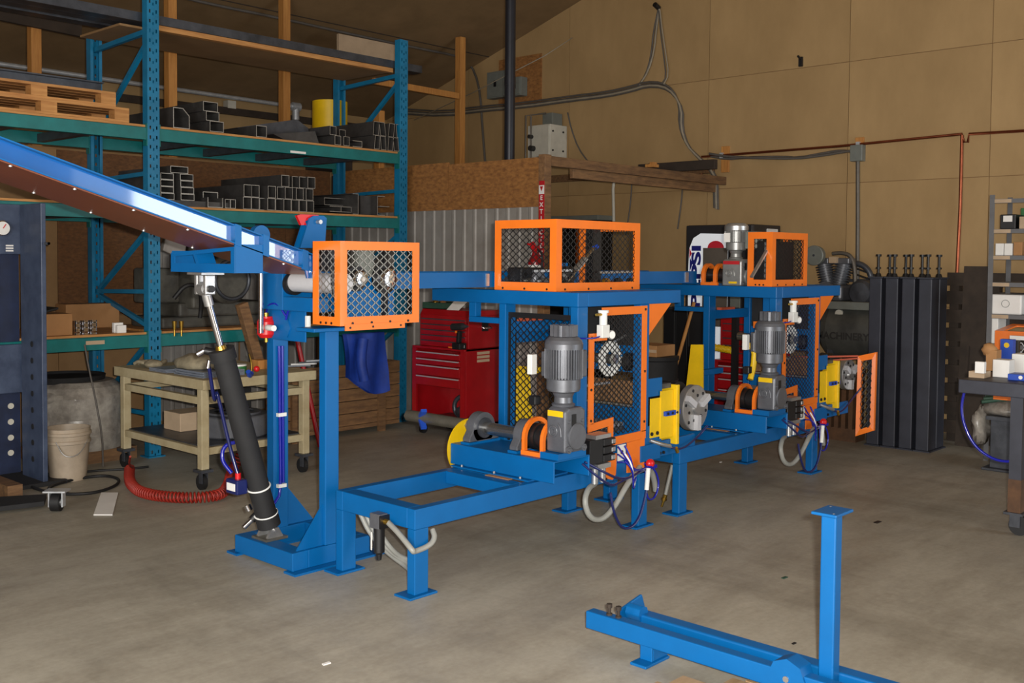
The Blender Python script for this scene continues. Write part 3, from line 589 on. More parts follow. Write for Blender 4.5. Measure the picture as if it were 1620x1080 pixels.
solo(MB().prism([(fx0+.1, RY0+.1, z3), (fx1-.05, RY0+.1, z3), (fx1-.10, RY0+.1, z3+.12), (fx0-.05, RY0+.1, z3+.05)], (0, .2, 0)), 'folded_plate', 'tube_side', 'smaller folded plate in front of the big folded one', 'steel section', G3)
row([529.6, 543.4], 213, z3, .088, .073, [RY0+.0], 'square tube, lower row left of the channel stack, %s of two', G3, .8)
row([521.9, 537], 196, z3+.089, .083, .075, [RY0+.0, RY0+.15], 'square tube, upper row left of the channel stack, %s of two', G3, .8)
channel(558, 573, 220, z3, .06, RY0+.0, .7, 'low steel channel between square tubes and channel stack', 'left')
row([592, 603, 613.5, 623.5], 224, z3, .135, .066, [RY0+.0], 'tall channel in the lower row beside the right rack upright, %s', G3, .8, .005, [.012, -.012, .012, -.015])
row([590, 602, 614, 628], 202, z3+.137, .135, .072, [RY0+.02], 'tall steel channel in the upper row beside the right upright, %s', G3, .9, .005, [.012, -.02, .018, -.012])
t = thing('yellow_drum', 'bright yellow drum at the back of the upper rack level', 'drum', (6.85, 9.2, 2.7))
p = at(493, 190, Y=9.2); q = at(543, 190, Y=9.2); c = (p+q)/2
put(MB().lathe((c.x, 9.16, 2.72), (0, 0, 1), [(0, 0), (0, .19), (.62, .19), (.62, .175), (.56, .17), (.56, 0)], 24), 'drum_wall', 'yellow', t)
put(MB().box(c.x-.2, 9.02, 2.60, c.x+.2, 9.33, 2.715), 'support_ledge', 'wood_dark', t)
# ---- low level of the rack
t = thing('cardboard_box', 'opened cardboard box of parts on the low rack shelf', 'box', (3.6, 8.1, 1.03))
a, b = at(68, 525, Y=RY0+.08), at(115, 525, Y=RY0+.08)
put(MB().box(a.x, RY0+.08, 1.032, b.x, RY0+.4, 1.2), 'carton', 'cardboard', t, bevel=.004); put(MB().prism([(a.x-.02, RY0+.1, 1.2), (b.x-.1, RY0+.1, 1.235), (b.x-.1, RY0+.1, 1.25), (a.x-.02, RY0+.1, 1.215)], (0, .25, 0)), 'lid_flap', 'black_matt', t)
a = at(95, 500, Y=RY0+.75); solo(MB().box(a.x+.05, RY0+.75, 1.032, a.x+.52, RY0+.95, 1.24), 'cardboard_box', 'cardboard', 'large brown cardboard box at the back of the low rack shelf', 'box', bevel=.006)
a = at(133, 515, Y=RY0+.1)
for k in range(3):
    for j in range(3):
        z = 1.032+.037*k; x = a.x-.06+.065*j
        solo(MB().lathe((x, RY0+.1, z), (0, 0, 1), [(0, .03), (0, .033), (.012, .03), (.024, .033), (.036, .03), (.036, .012), (0, .012), (0, .03)], 14), 'steel_roller', 'chrome', 'shiny steel roller in the little pile, %s layer, %s' % (['bottom', 'middle', 'top'][k], ['left', 'centre', 'right'][j]), 'roller', 'shiny rollers on the low shelf')
for i, (px, py, h) in enumerate(((181, 526, .08), (186, 526, .062))):
    a = at(px, py, Y=RY0+.1-.05*i); solo(MB().box(a.x, RY0+.1-.05*i, 1.032, a.x+.075, RY0+.14-.05*i, 1.032+h), 'small_box', 'paper', ['taller white carton on the low rack shelf beside the upright', 'shorter white carton standing in front of the taller one'][i], 'box', bevel=.003)
# old grey machine behind the cylinder
t = thing('old_grey_machine', 'worn grey machine tool standing on the rack behind the hydraulic cylinder', 'machine', (5.1, 8.3, 1.03))
put(MB().box(4.42, RY0+.25, 1.032, 5.6, RY0+.8, 1.13).box(4.55, RY0+.2, 1.13, 5.5, RY0+.75, 1.25), 'bed', 'machine_grey', t, bevel=.02)
put(MB().box(4.62, RY0+.1, 1.2, 4.80, RY0+.5, 1.86).box(4.34, RY0+.3, 1.25, 4.62, RY0+.6, 1.55), 'column', 'machine_grey', t, bevel=.02)
put(MB().lathe((5.0, RY0+.1, 1.45), (0, 1, 0), [(0, 0), (0, .19), (.04, .215), (.3, .215), (.34, .15), (.34, 0)], 28), 'spindle_head', 'machine_grey', t)
put(MB().torus((5.0, RY0+.09, 1.45), (0, 1, 0), .17, .018), 'head_rim', 'dark_steel', t)
put(MB().prism([(4.36, RY0+.12, 1.70), (4.56, RY0+.12, 1.62), (4.60, RY0+.12, 1.9), (4.42, RY0+.12, 1.95)], (0, .06, 0)), 'cover_plate', 'corrugated', t, bevel=.01)
put(MB().bar((5.0, RY0-.02, 1.75), (5.35, RY0-.02, 1.35), .05, .07), 'swing_arm', 'machine_grey', t)
put(MB().box(5.33, RY0-.02, 1.33, 5.55, RY0+.2, 1.62), 'switch_box', 'panel_grey', t, bevel=.01)
put(MB().tube([(4.42, RY0+.05, 1.3), (4.5, RY0, 1.42), (4.62, RY0-.01, 1.4), (4.66, RY0+.02, 1.25), (4.66, RY0+.05, 1.13)], .018, 8, 2), 'hose', 'rubber', t)
put(MB().tube([(5.02, RY0-.05, 1.72), (5.05, RY0-.08, 1.80), (5.25, RY0-.08, 1.78), (5.42, RY0-.06, 1.62), (5.43, RY0-.04, 1.50)], .012, 8, 2), 'cable', 'hose_navy', t)
a, b = at(382, 480, Y=RY0-.2), at(408, 573, Y=RY0-.2)
solo(MB().bar(a, b, .07, .09), 'timber_bar', 'wood_old', 'brown timber bar leaning behind the hydraulic cylinder', 'bar', bevel=.004)
for i, px in enumerate((276, 287)):
    p = at(px, 522, Y=RY0-.04); solo(MB().cyl(p, p+V(0, 0, .075), .012, .02, n=10).cyl(p+V(0, 0, -.05), p, .008, n=8), 'hose_fitting', 'brass', ['brass hose fitting hanging at the low rack beam, left one', 'brass hose fitting hanging at the low rack beam, right one'][i], 'fitting')
# ---- press at the left edge
PXx = 3.12; pr_ = at(66, 500, X=PXx).y; pl_ = at(33, 500, X=PXx).y
t = thing('hydraulic_press', 'dark blue steel workshop press with rows of pin holes at the left edge', 'press', (3.2, 7.8, 0))
zt = at(50, 322, X=PXx).z
col_ = put(MB().box(PXx, pr_, .0, PXx+.035, pl_, zt).box(PXx+.035, pl_-.03, 0, PXx+.14, pl_, zt), 'column', 'press_blue', t, bevel=.004)
yh = (pr_+pl_)/2-.01
for py in (544, 570, 596, 622, 648, 674, 699, 725):
    z = at(50, py, X=PXx).z; put(MB().cyl((PXx-.004, yh, z), (PXx+.001, yh, z), .021, n=16), 'pin_hole', 'black_matt', col_)
yb_ = pl_+.004
put(MB().box(2.35, yb_+.10, .03, PXx+.03, yb_+.12, zt-.05), 'rear_web', 'press_dark', t)
for py in (642, 667, 692, 716):
    q = at(17, py, Y=yb_+.10); put(MB().cyl((q.x, yb_+.096, q.z), (q.x, yb_+.10, q.z), .022, n=16), 'pin_hole', 'white_paint', t)
z0, z1 = at(15, 622, Y=yb_+.02).z, at(15, 545, Y=yb_+.02).z
put(MB().box(2.35, yb_+.02, z0, PXx+.03, yb_+.06, z1), 'bolster', 'press_blue', t, bevel=.005)
put(MB().box(2.35, yb_, at(15, 402, Y=yb_).z, PXx+.03, yb_+.09, zt), 'head_beam', 'press_blue', t, bevel=.005)
for k in range(3):
    q, q2 = at(9, 388+k*4, Y=yb_), at(21, 388+k*4, Y=yb_)
    put(MB().box(q.x, yb_-.003, q.z-.007, q2.x, yb_, q.z+.004), 'name_plate', 'paper', t)
q = at(2, 361, Y=yb_)
g = put(MB().lathe((q.x, yb_, q.z), (0, -1, 0), [(0, 0), (0, .056), (.03, .056), (.034, .048)], 24), 'gauge', 'chrome', t)
put(MB().cyl((q.x, yb_-.031, q.z), (q.x, yb_-.033, q.z), .048, n=24), 'gauge_face', 'paper', g)
put(MB().bar((q.x, yb_-.035, q.z), (q.x+.02, yb_-.035, q.z+.03), .003, .006), 'needle', 'red_plastic', g)
put(MB().cyl((PXx+.03, pr_, at(66, 385, X=PXx).z), (PXx+.03, pr_-.06, at(66, 385, X=PXx).z), .01), 'lever', 'alu', t)
put(MB().box(2.35, pr_-.03, 0, PXx+.16, pl_+.13, .03), 'foot', 'black_matt', t)
put(MB().cyl((PXx+.03, pr_, at(66, 385, X=PXx).z), (PXx+.03, pr_-.06, at(66, 385, X=PXx).z), .01), 'lever', 'alu', t)
# floor clutter at left
p = at(108, 757, z=0)
t = thing('plastic_bucket', 'dirty plastic bucket with a ridged rim beside the press', 'bucket', p)
put(MB().lathe(p, (0, 0, 1), [(0, 0), (0, .125), (.02, .128), (.27, .150), (.275, .160), (.295, .160), (.30, .152), (.33, .155), (.335, .163), (.355, .164), (.36, .156), (.385, .158), (.385, .150), (.02, .12), (.02, 0)], 32), 'pail_wall', 'pail', t)
put(MB().tube([p+V(.09, -.128, .30), p+V(.0, -.19, .2), p+V(-.1, -.16, .19), p+V(-.128, -.09, .30)], .004, 6, 2), 'handle', 'alu', t)
t = thing('wrapped_drum', 'big drum of scrap wrapped in cloudy plastic film behind the bucket', 'drum', (3.77, 8.3, 0))
put(MB().box(3.42, 7.98, 0, 4.10, 8.6, .10), 'pallet_base', 'wood_old', t)
put(MB().lathe((3.76, 8.32, .10), (0, 0, 1), [(0, .0), (0, .36), (.12, .38), (.25, .355), (.42, .372), (.5, .33), (.54, .28), (.54, 0)], 30), 'drum_wall', 'plastic_wrap', t)
put(MB().ball((3.76, 8.32, .52), .38, .36, .13, 22, 12, .05), 'film_cover', 'plastic_wrap', t)
put(MB().lathe((3.70, 8.40, .63), (0, 0, 1), [(0, 0), (0, .30), (.05, .31), (.05, .29), (.03, .28), (.03, 0)], 28), 'lid', 'black_matt', t)
p = at(90, 808, z=0)
t = thing('swivel_caster', 'loose swivel caster with a bright bracket standing on the floor', 'caster', p)
put(MB().cyl(p+V(-.02, .02, .058), p+V(.02, -.02, .058), .058, n=22), 'wheel', 'rubber', t)
put(MB().cyl(p+V(-.024, .024, .058), p+V(.024, -.024, .058), .025, n=16), 'hub', 'alu', t)
put(MB().bar(p+V(-.03, .03, .03), p+V(-.03, .03, .13), .05, .008, (1, -1, 0)).bar(p+V(.03, -.03, .03), p+V(.03, -.03, .13), .05, .008, (1, -1, 0)).bar(p+V(-.05, .05, .132), p+V(.05, -.05, .132), .10, .01), 'bracket', 'galvanised', t)
a, b = at(-30, 812, z=.02), at(70, 800, z=.02)
solo(MB().prism([a, b, b+V(.1, .2, 0), a+V(.05, .35, 0)], (0, 0, .03)), 'steel_plate', 'black_matt', 'dark flat plate lying on the floor at the left edge', 'plate')
a = at(148, 815, z=.002); bq = at(178, 815, z=.002); c_ = at(187, 780, z=.002); d_ = at(160, 780, z=.002)
solo(MB().prism([a, bq, c_, d_], (0, 0, .006)), 'paper_sheet', 'paper', 'white strip of card lying on the floor near the loose caster', 'card')
pts = [at(x, y, z=.012) for x, y in ((30, 760), (60, 775), (100, 782), (150, 780), (185, 768), (190, 757), (165, 751), (120, 757), (80, 768), (75, 776), (110, 781))]
solo(MB().tube(pts, .011, 8, 2), 'coiled_cable', 'rubber', 'loop of dark cable on the floor round the bucket', 'cable')
pts = [at(x, y, z=.012) for x, y in ((0, 775), (40, 770), (75, 762), (130, 745), (200, 742), (235, 738))]
solo(MB().tube(pts, .009, 8, 2), 'floor_cable', 'rubber', 'dark cable trailing along the floor from the press to the cart', 'cable')
a, b = at(12, 790, z=0), at(60, 775, z=0); solo(MB().box(a.x, a.y, 0, a.x+.1, a.y+.5, .09), 'wooden_block', 'wood_old', 'old wooden block under the foot of the press', 'block')
pts = [at(134, 545, Y=RY0-.02), at(140, 580, Y=RY0-.02), at(150, 625, Y=RY0-.02), at(162, 690, Y=RY0-.05), at(163, 738, z=.01)]
solo(MB().tube(pts, .007, 6, 1), 'dangling_twine', 'cable', 'thin cord hanging from the low rack shelf past the wrapped drum', 'cord')
# ================================================================== WELDING CART, CHESTS AND OTHER BACKGROUND
t = thing('welding_cart', 'cream painted steel table on casters with rusty chipped legs', 'table', (4.27, 7.1, 0))
cx0, cx1, cy0, cy1, ctz = 3.80, 4.76, 6.50, 7.70, .79
put(MB().box(cx0, cy0-.06, ctz-.07, cx1, cy1+.06, ctz), 'table_top', 'cream', t, bevel=.004)
for x in (cx0+.02, cx1-.08):
    for y in (cy0, cy1-.06):
        l = put(MB().box(x, y, .15, x+.06, y+.06, ctz-.07), 'leg', 'cream', t, bevel=.004)
        put(MB().box(x-.02, y-.02, .13, x+.08, y+.08, .15).box(x+.005, y+.01, .05, x+.012, y+.05, .13).box(x+.048, y+.01, .05, x+.055, y+.05, .13), 'caster_fork', 'dark_steel', l)
        put(MB().cyl((x+.014, y+.05, .055), (x+.046, y+.05, .055), .055, n=20), 'caster_wheel', 'rubber', l)
for z in (.30, .66):
    put(MB().box(cx0+.025, cy0+.06, z-.05, cx0+.065, cy1-.06, z).box(cx1-.065, cy0+.06, z-.05, cx1-.025, cy1-.06, z).box(cx0+.08, cy0+.01, z-.05, cx1-.08, cy0+.05, z).box(cx0+.08, cy1-.05, z-.05, cx1-.08, cy1-.01, z), 'side_rail', 'cream', t)
put(MB().box(cx0+.06, cy0+.05, .30, cx1-.06, cy1-.05, .308), 'shelf', 'dark_steel', t)
z = .309
t2 = thing('steel_ring', 'thick round steel ring on the lower shelf of the cream cart', 'ring', (4.3, 6.9, z))
put(MB().lathe((4.30, 6.85, z), (0, 0, 1), [(0, .12), (0, .25), (.01, .26), (.15, .26), (.16, .25), (.16, .12), (0, .12)], 36), 'ring_body', 'cast', t2)
put(MB().lathe((4.30, 6.85, z+.161), (0, 0, 1), [(0, .15), (.0, .2), (.015, .2), (.015, .15)], 36), 'ring_lip', 'cast', t2)
solo(MB().box(4.05, 7.2, z, 4.4, 7.45, z+.14), 'wooden_crate', 'cardboard_pale', 'pale brown box beside the steel ring on the cart shelf', 'box', bevel=.004)
solo(MB().box(4.45, 7.15, z, 4.65, 7.5, z+.3), 'steel_bracket', 'black_matt', 'black block standing at the back of the cart shelf', 'block', bevel=.01)
z = ctz+.001
for k in range(5):
    solo(MB().box(3.86+.01*(k % 2), 6.55, z+.0085*k, 4.2, 6.95-.012*(k % 3), z+.0085*k+.007), 'steel_plate', 'plate_steel', 'thin steel plate in the pile on the cart, %s' % ['lowest', 'second up', 'middle', 'second from the top', 'topmost'][k], 'plate', 'steel plates on the cart')
for k in range(3):
    solo(MB().box(3.84, 7.02+.01*k, z+.0085*k, 4.1, 7.28, z+.0085*k+.007), 'steel_plate', 'plate_steel', 'thin steel plate in the smaller pile beside the glove, %s' % ['lowest', 'middle', 'topmost'][k], 'plate', 'steel plates on the cart')
mb = MB().ball((4.0, 6.85, z+.075), .14, .22, .07, 18, 8, .12, -.45); solo(mb, 'canvas_rag', 'cloth', 'crumpled grey canvas rag on the pile of steel plates', 'rag')
t2 = thing('work_glove', 'pale work glove lying near the left end of the cart', 'glove', (3.95, 7.45, z))
put(MB().ball((3.95, 7.42, z+.03), .07, .09, .035, 14, 8, .1, -.8), 'palm', 'cloth', t2)
for k in range(4): put(MB().tube([(3.93+.025*k, 7.5, z+.03), (3.90+.03*k, 7.56, z+.045), (3.89+.03*k, 7.6, z+.025)], .014, 8, 1), 'finger', 'cloth', t2)
put(MB().tube([(4.0, 7.4, z+.03), (4.06, 7.44, z+.05), (4.08, 7.48, z+.03)], .016, 8, 1), 'thumb', 'cloth', t2)
p = at(345, 585, z=z+.03)
t2 = thing('white_canister', 'white plastic canister lying on the cart in front of the cylinder', 'canister', p)
put(MB().cyl(p+V(-.06, .08, 0), p+V(.06, -.08, 0), .032, n=16), 'canister_body', 'white', t2); put(MB().cyl(p+V(.06, -.08, 0), p+V(.075, -.1, 0), .02, n=12), 'cap', 'red_plastic', t2)
p = at(377, 590, z=z)
t2 = thing('tape_roll', 'green and white roll standing on the cart right of the cylinder', 'roll', p)
put(MB().lathe(p, (0, 0, 1), [(0, .03), (0, .06), (.055, .06), (.055, .03), (0, .03)], 24), 'roll_body', 'green', t2); put(MB().lathe(p+V(0, 0, .055), (0, 0, 1), [(0, .0), (0, .061), (.012, .061), (.012, 0)], 24), 'lid', 'white', t2)
p = at(398, 590, z=z+.02)
t2 = thing('trigger_gun', 'blue-handled trigger gun with a red knob lying on the cart', 'tool', p)
put(MB().tube([p, p+V(-.03, -.02, -.02), p+V(-.06, -.05, .02)], .018, 8, 1), 'handle', 'box_blue', t2); put(MB().ball(p+V(.03, -.02, .03), .022, .022, .022), 'knob', 'red_plastic', t2); put(MB().tube([p, p+V(.0, .0, .08), p+V(-.02, 0, .14)], .006, 6, 1), 'wand', 'brass', t2)
p = at(412, 583, z=z); solo(MB().box(p.x-.05, p.y-.05, z, p.x+.05, p.y+.06, z+.07), 'wooden_block', 'wood', 'pale wooden block on the cart beside the post', 'block', bevel=.003)
p = at(474, 580, z=z)
for k in range(4):
    solo(MB().bar(p+V(-.12+.05*k, .05-.03*k, .01+.012*k), p+V(.06+.05*k, -.06-.01*k, .012+.012*k), .02, .012), 'hand_tool', 'alu' if k % 2 else 'dark_steel', ['dark spanner in the heap of tools on the right of the cart', 'bright spanner in the heap of tools on the right of the cart', 'dark file in the heap of tools on the right of the cart', 'bright file on top of the heap of tools on the cart'][k], 'tool', 'tools on the cart')
# red coiled air hose
path = [at(x, y, z=.05) for x, y in ((205, 742), (204, 760), (215, 775), (240, 783), (280, 787), (320, 787), (352, 782), (362, 765), (366, 745))]
path += [path[-1]+V(.05, -.05, .12), path[-1]+V(.08, -.08, .25), path[-1]+V(.10, -.10, .36)]
for _ in range(3):
    q = [path[0]]
    for a, b in zip(path, path[1:]): q += [a*.75+b*.25, a*.25+b*.75]
    path = q+[path[-1]]
L_ = [0]
for a, b in zip(path, path[1:]): L_.append(L_[-1]+(b-a).length)
def along(s):
    for i in range(len(path)-1):
        if L_[i+1] >= s: f = (s-L_[i])/max(1e-6, L_[i+1]-L_[i]); return path[i].lerp(path[i+1], f), (path[i+1]-path[i]).normalized()
    return path[-1], (path[-1]-path[-2]).normalized()
turns = int(L_[-1]/.026); pts = []; 
for k in range(turns*9):
    p, d = along(L_[-1]*k/(turns*9)); u, wv, d = frame_of(d); a = 2*PI*k/9; pts.append(p+(u*math.cos(a)+wv*math.sin(a))*.033)
t = thing('coiled_air_hose', 'red coiled air hose curling on the floor under the cream cart', 'hose', (pts[0].x, pts[0].y, 0))
put(MB().tube(pts, .0075, 5), 'coil', 'hose_red', t)
put(MB().tube([pts[0], at(204, 735, z=.15), at(206, 722, z=.25)], .008, 6, 1), 'hose_tail', 'hose_red', t)
# crate of planks with a blue jacket
t = thing('plank_crate', 'rough wooden crate of horizontal planks behind the blue posts', 'crate', (5.95, 7.75, 0))
kx0, kx1, ky = 5.1, 6.62, 7.62
for k in range(5): put(MB().box(kx0, ky, .09+.115*k, kx1, ky+.022, .198+.115*k), 'plank', 'wood_old', t)
for x in (kx0+.25, kx1-.28): put(MB().box(x, ky-.03, 0, x+.08, ky-.001, .68), 'post', 'wood_old', t)
for k in range(5): put(MB().box(kx1-.02, ky+.025, .09+.115*k, kx1, ky+.6, .198+.115*k), 'plank', 'wood_old', t)
put(MB().box(kx0, ky, .05, kx1, ky+.6, .085), 'crate_floor', 'wood_old', t)
t = thing('blue_jacket', 'blue work jacket hanging over the edge of the plank crate', 'jacket', (6.1, 7.55, .65))
a, b = at(548, 535, Y=7.56), at(610, 535, Y=7.56)
ns = 14; vs = []; 
for r in range(9):
    for k in range(ns):
        f = k/(ns-1); x = a.x+(b.x-a.x)*f; z = .95-.05*r-(.10*max(0, math.sin(f*3.1-.3)) if r > 6 else 0)-.12*(r/8)*f
        vs.append((x, 7.56-.02*math.sin(f*11+r*.4)-.006*r, z))
mb = MB().add(vs, [(r*ns+k, r*ns+k+1, (r+1)*ns+k+1, (r+1)*ns+k) for r in range(8) for k in range(ns-1)], True)
vb = [(x, y+.06, z) for x, y, z in vs]; mb.add(vb, [(r*ns+k, r*ns+k+1, (r+1)*ns+k+1, (r+1)*ns+k) for r in range(8) for k in range(ns-1)], True)
put(mb, 'cloth_body', 'tarp_blue', t)
put(MB().tube([(a.x+.15, 7.5, .9), (a.x+.1, 7.48, .7), (a.x+.14, 7.47, .52)], .05, 10, 2), 'sleeve', 'tarp_blue', t)
a, b = at(470, 535, Y=7.4), at(503, 690, Y=7.3); b = a+(b-a)*((a.z-.01)/(a.z-b.z))
solo(MB().cyl(a, b, .022, n=10), 'red_bar', 'red', 'red bar leaning between the cream cart and the plank crate', 'bar')
# tool chests
def chest(name, x0, y0, y1, d, zb, zt, zs, label, big):
    t = thing(name, label, 'tool chest', (x0+d/2, (y0+y1)/2, 0))
    if big:
        put(MB().box(x0+.02, y0, zb, x0+d, y0+.012, zs).box(x0+.02, y1-.012, zb, x0+d, y1, zs).box(x0+d-.012, y0, zb, x0+d, y1, zs).box(x0+.02, y0, zb, x0+d, y1, zb+.03).box(x0, y0, zs-.02, x0+d, y1, zs).box(x0+.02, y0+.012, zb+.37, x0+d, y1-.012, zb+.38), 'cabinet_shell', 'red', t, bevel=.003)
        put(MB().box(x0, y0, zb, x0+.02, y0+.055, zs-.02).box(x0, y1-.055, zb, x0+.02, y1, zs-.02).box(x0, y0+.055, zb, x0+.02, y1-.055, zb+.05), 'front_frame', 'red', t)
        put(MB().box(x0+.03, y0+.012, zb+.03, x0+d-.012, y1-.012, zb+.032), 'cabinet_floor', 'red_dark', t)
        for a, b in ((zs-.045, zs-.105), (zs-.11, zs-.165), (zs-.17, zs-.265), (zs-.27, zs-.36)):
            dr = put(MB().box(x0-.006, y0+.06, b, x0+.02, y1-.06, a), 'drawer', 'red', t, bevel=.003)
            put(MB().box(x0-.018, y0+.07, a-.014, x0-.006, y1-.07, a-.004), 'handle', 'galvanised', dr)
        for y in (y0+.07, y1-.07):
            for x in (x0+.08, x0+d-.08):
                put(MB().cyl((x, y-.014, .045), (x, y+.014, .045), .045, n=18), 'caster', 'rubber', t); put(MB().box(x-.02, y-.022, .06, x+.02, y+.022, zb), 'caster_fork', 'dark_steel', t)
    up = y0+.012, y1-.04
    put(MB().box(x0+.06, up[0], zs+.001, x0+d-.02, up[1], zt-.05).prism([(x0+.06, up[0], zt-.05), (x0+d-.02, up[0], zt-.05), (x0+d-.02, up[0], zt), (x0+.09, up[0], zt)], (0, up[1]-up[0], 0)), 'top_chest', 'red', t, bevel=.004)
    n = 5; h = (zt-.06-zs-.03)/n
    for k in range(n):
        z = zs+.02+h*k; dr = put(MB().box(x0+.05, up[0]+.03, z, x0+.062, up[1]-.03, z+h-.012), 'drawer', 'red', t, bevel=.002)
        put(MB().box(x0+.04, up[0]+.035, z+h-.024, x0+.05, up[1]-.035, z+h-.014), 'handle', 'dark_steel', dr)
    return t
cz = at(743, 545, X=6.5).z
t = chest('red_tool_chest', 6.5, 6.60, 7.30, .5, .115, at(700, 490, X=6.55).z, at(690, 549, X=6.5).z, 'red two-part tool chest on casters against the corrugated wall', True)
zc = at(760, 518, Y=6.6)
put(MB().tube([(6.72, 6.605, 1.03), (6.72, 6.57, 1.02), (6.82, 6.57, 1.02), (6.82, 6.605, 1.03)], .008, 8), 'carry_handle', 'chrome', t); put(MB().box(6.73, 6.604, .99, 6.81, 6.611, 1.07), 'handle_plate', 'black', t)
for k in range(3): put(MB().box(6.66, 6.5975, .78-.035*k, 6.82, 6.5995, .805-.035*k), 'sticker', 'cardboard_pale', t)
put(MB().box(6.498, 6.602, .85, 6.4995, 6.66, .875), 'sticker', 'paper', t)
p = at(727, 552, X=6.49); zsh = at(690, 549, X=6.5).z
t = thing('cordless_drill', 'black cordless drill standing on the ledge of the red chest', 'drill', (6.46, p.y, zsh))
yd = p.y
put(MB().box(6.44, yd-.05, zsh+.002, 6.53, yd+.05, zsh+.06), 'battery', 'black', t, bevel=.008)
put(MB().bar((6.48, yd, zsh+.06), (6.48, yd-.01, zsh+.17), .035, .045), 'grip', 'black', t, bevel=.008)
put(MB().cyl((6.48, yd+.08, zsh+.20), (6.48, yd-.05, zsh+.21), .032, n=16), 'motor_housing', 'black_matt', t)
put(MB().cyl((6.48, yd-.05, zsh+.21), (6.48, yd-.10, zsh+.213), .022, .014, n=14).cyl((6.48, yd-.10, zsh+.213), (6.48, yd-.12, zsh+.214), .006, n=8), 'chuck', 'dark_steel', t)
put(MB().cyl((6.448, yd, zsh+.16), (6.442, yd, zsh+.16), .012, n=14), 'badge', 'orange', t)
solo(MB().cyl((6.49, yd+.14, zsh+.012), (6.47, yd+.02, zsh+.012), .008, n=8), 'screwdriver', 'orange', 'orange screwdriver lying beside the cordless drill', 'screwdriver')
zt = at(700, 490, X=6.55).z
t = thing('parts_tray', 'clear tray of brass parts on top of the red chest', 'tray', (6.7, 7.2, zt))
put(MB().ring([(6.6, 7.0, zt+.001), (6.85, 7.0, zt+.001), (6.85, 7.27, zt+.001), (6.6, 7.27, zt+.001)], [(6.61, 7.01, zt+.001), (6.84, 7.01, zt+.001), (6.84, 7.26, zt+.001), (6.61, 7.26, zt+.001)], (0, 0, .06)).box(6.6, 7.0, zt+.001, 6.85, 7.27, zt+.006), 'tray_wall', 'green_dark', t)
for k in range(6): put(MB().ball((6.65+.03*(k % 3), 7.04+.035*k, zt+.06), .03, .03, .02), 'part', 'brass' if k % 2 else 'cardboard', t)
solo(MB().prism([(6.56, 6.74, zt+.002), (6.56, 6.90, zt+.002), (6.66, 6.88, zt+.10), (6.66, 6.70, zt+.10)], (.003, 0, .002)), 'paper_sheet', 'paper', 'white sheet of paper propped on the red chest beside the tray', 'paper')
t = thing('dark_machine_part', 'dark round machine part inside the open bay of the red chest', 'part', (6.72, 6.9, .15))
put(MB().torus((6.74, 6.85, .27), (1, .3, 0), .10, .022).ball((6.76, 6.82, .22), .09, .13, .08, 14, 8, .1), 'casting', 'dark_steel', t)
x2 = 8.45
a, b = at(1128, 560, X=x2), at(1212, 560, X=x2)
t = chest('second_red_tool_chest', x2, b.y, a.y, .5, .12, 1.15, .72, 'second red tool chest, half hidden behind the far station', True)
t = thing('yellow_coiled_hose', 'yellow coiled hose hanging in front of the second red chest', 'hose', (8.3, 5.2, .8))
a, b = at(1128, 549, X=8.3), at(1158, 554, X=8.3); pts = []
for k in range(90):
    f = k/89; pts.append(a.lerp(b, f)+V(.02*math.cos(k*1.1), 0, .03*math.sin(k*1.1)))
put(MB().tube(pts, .007, 5), 'coil', 'yellow', t)
a = at(1164, 490, X=8.25); solo(MB().bar((8.25, a.y, .02), (8.25, a.y, a.z+.02), .05, .05).box(8.1, a.y-.2, 0, 8.4, a.y+.2, .02), 'black_stand', 'black', 'black upright stand in front of the second red chest', 'stand')
a, b = at(1150, 495, X=8.42), at(1176, 489, X=8.42); solo(MB().prism([(8.5, a.y, 1.152), (8.5, b.y, 1.152), (8.75, b.y-.05, 1.152), (8.75, a.y, 1.152)], (0, 0, .012)), 'paper_pad', 'paper', 'white pad of paper on top of the second red chest', 'paper')
# broom, carton on drum, trapezoid guard
a, b = at(1098, 478, X=7.9), at(1060, 612, X=7.9)
t = thing('broom', 'wooden broom handle leaning behind the yellow bracket', 'broom', (7.9, 4.9, .0))
put(MB().cyl(a, b, .016, n=10), 'handle', 'wood', t); put(MB().box(b.x-.04, b.y-.13, b.z-.16, b.x+.04, b.y+.13, b.z-.01).cyl(b+V(0, 0, -.02), b+V(0, 0, .05), .02), 'head', 'wood_dark', t)
put(MB().box(b.x-.05, b.y-.14, 0.0, b.x+.05, b.y+.14, b.z-.155), 'bristles', 'black_matt', t, kind='stuff')
t = thing('dark_drum', 'dark drum behind the near station', 'drum', (7.3, 5.0, 0)); a = at(1035, 600, X=7.3)
put(MB().lathe((7.45, a.y+.1, 0), (0, 0, 1), [(0, 0), (0, .2), (.28, .2), (.29, .21), (.31, .21), (.32, .2), (.78, .2), (.79, .21), (.82, .21), (.82, 0)], 28), 'drum_wall', 'black_matt', t)
put(MB().lathe((7.45, a.y+.1, .60), (0, 0, 1), [(0, .201), (.0, .206), (.02, .206), (.02, .201)], 28), 'hoop', 'dark_steel', t)
t = thing('cardboard_carton', 'cardboard carton standing on the dark drum', 'box', (7.4, a.y, .825)); put(MB().box(7.3, a.y-.02, .822, 7.58, a.y+.24, .92), 'carton_body', 'cardboard', t, bevel=.004); put(MB().box(7.297, a.y-.02, .86, 7.3, a.y+.24, .885), 'tape_strip', 'cardboard_pale', t)
a, b = at(1030, 560, X=8.9), at(1089, 487, X=8.9); a.y = min(a.y, 6.12)
t = thing('black_cabinet', 'tall black cabinet standing behind the broom left of the drinks machine', 'cabinet', (9.1, (a.y+b.y)/2, 0))
put(MB().box(8.92, b.y, 0, 9.35, a.y, b.z), 'carcass', 'black_matt', t, bevel=.006)
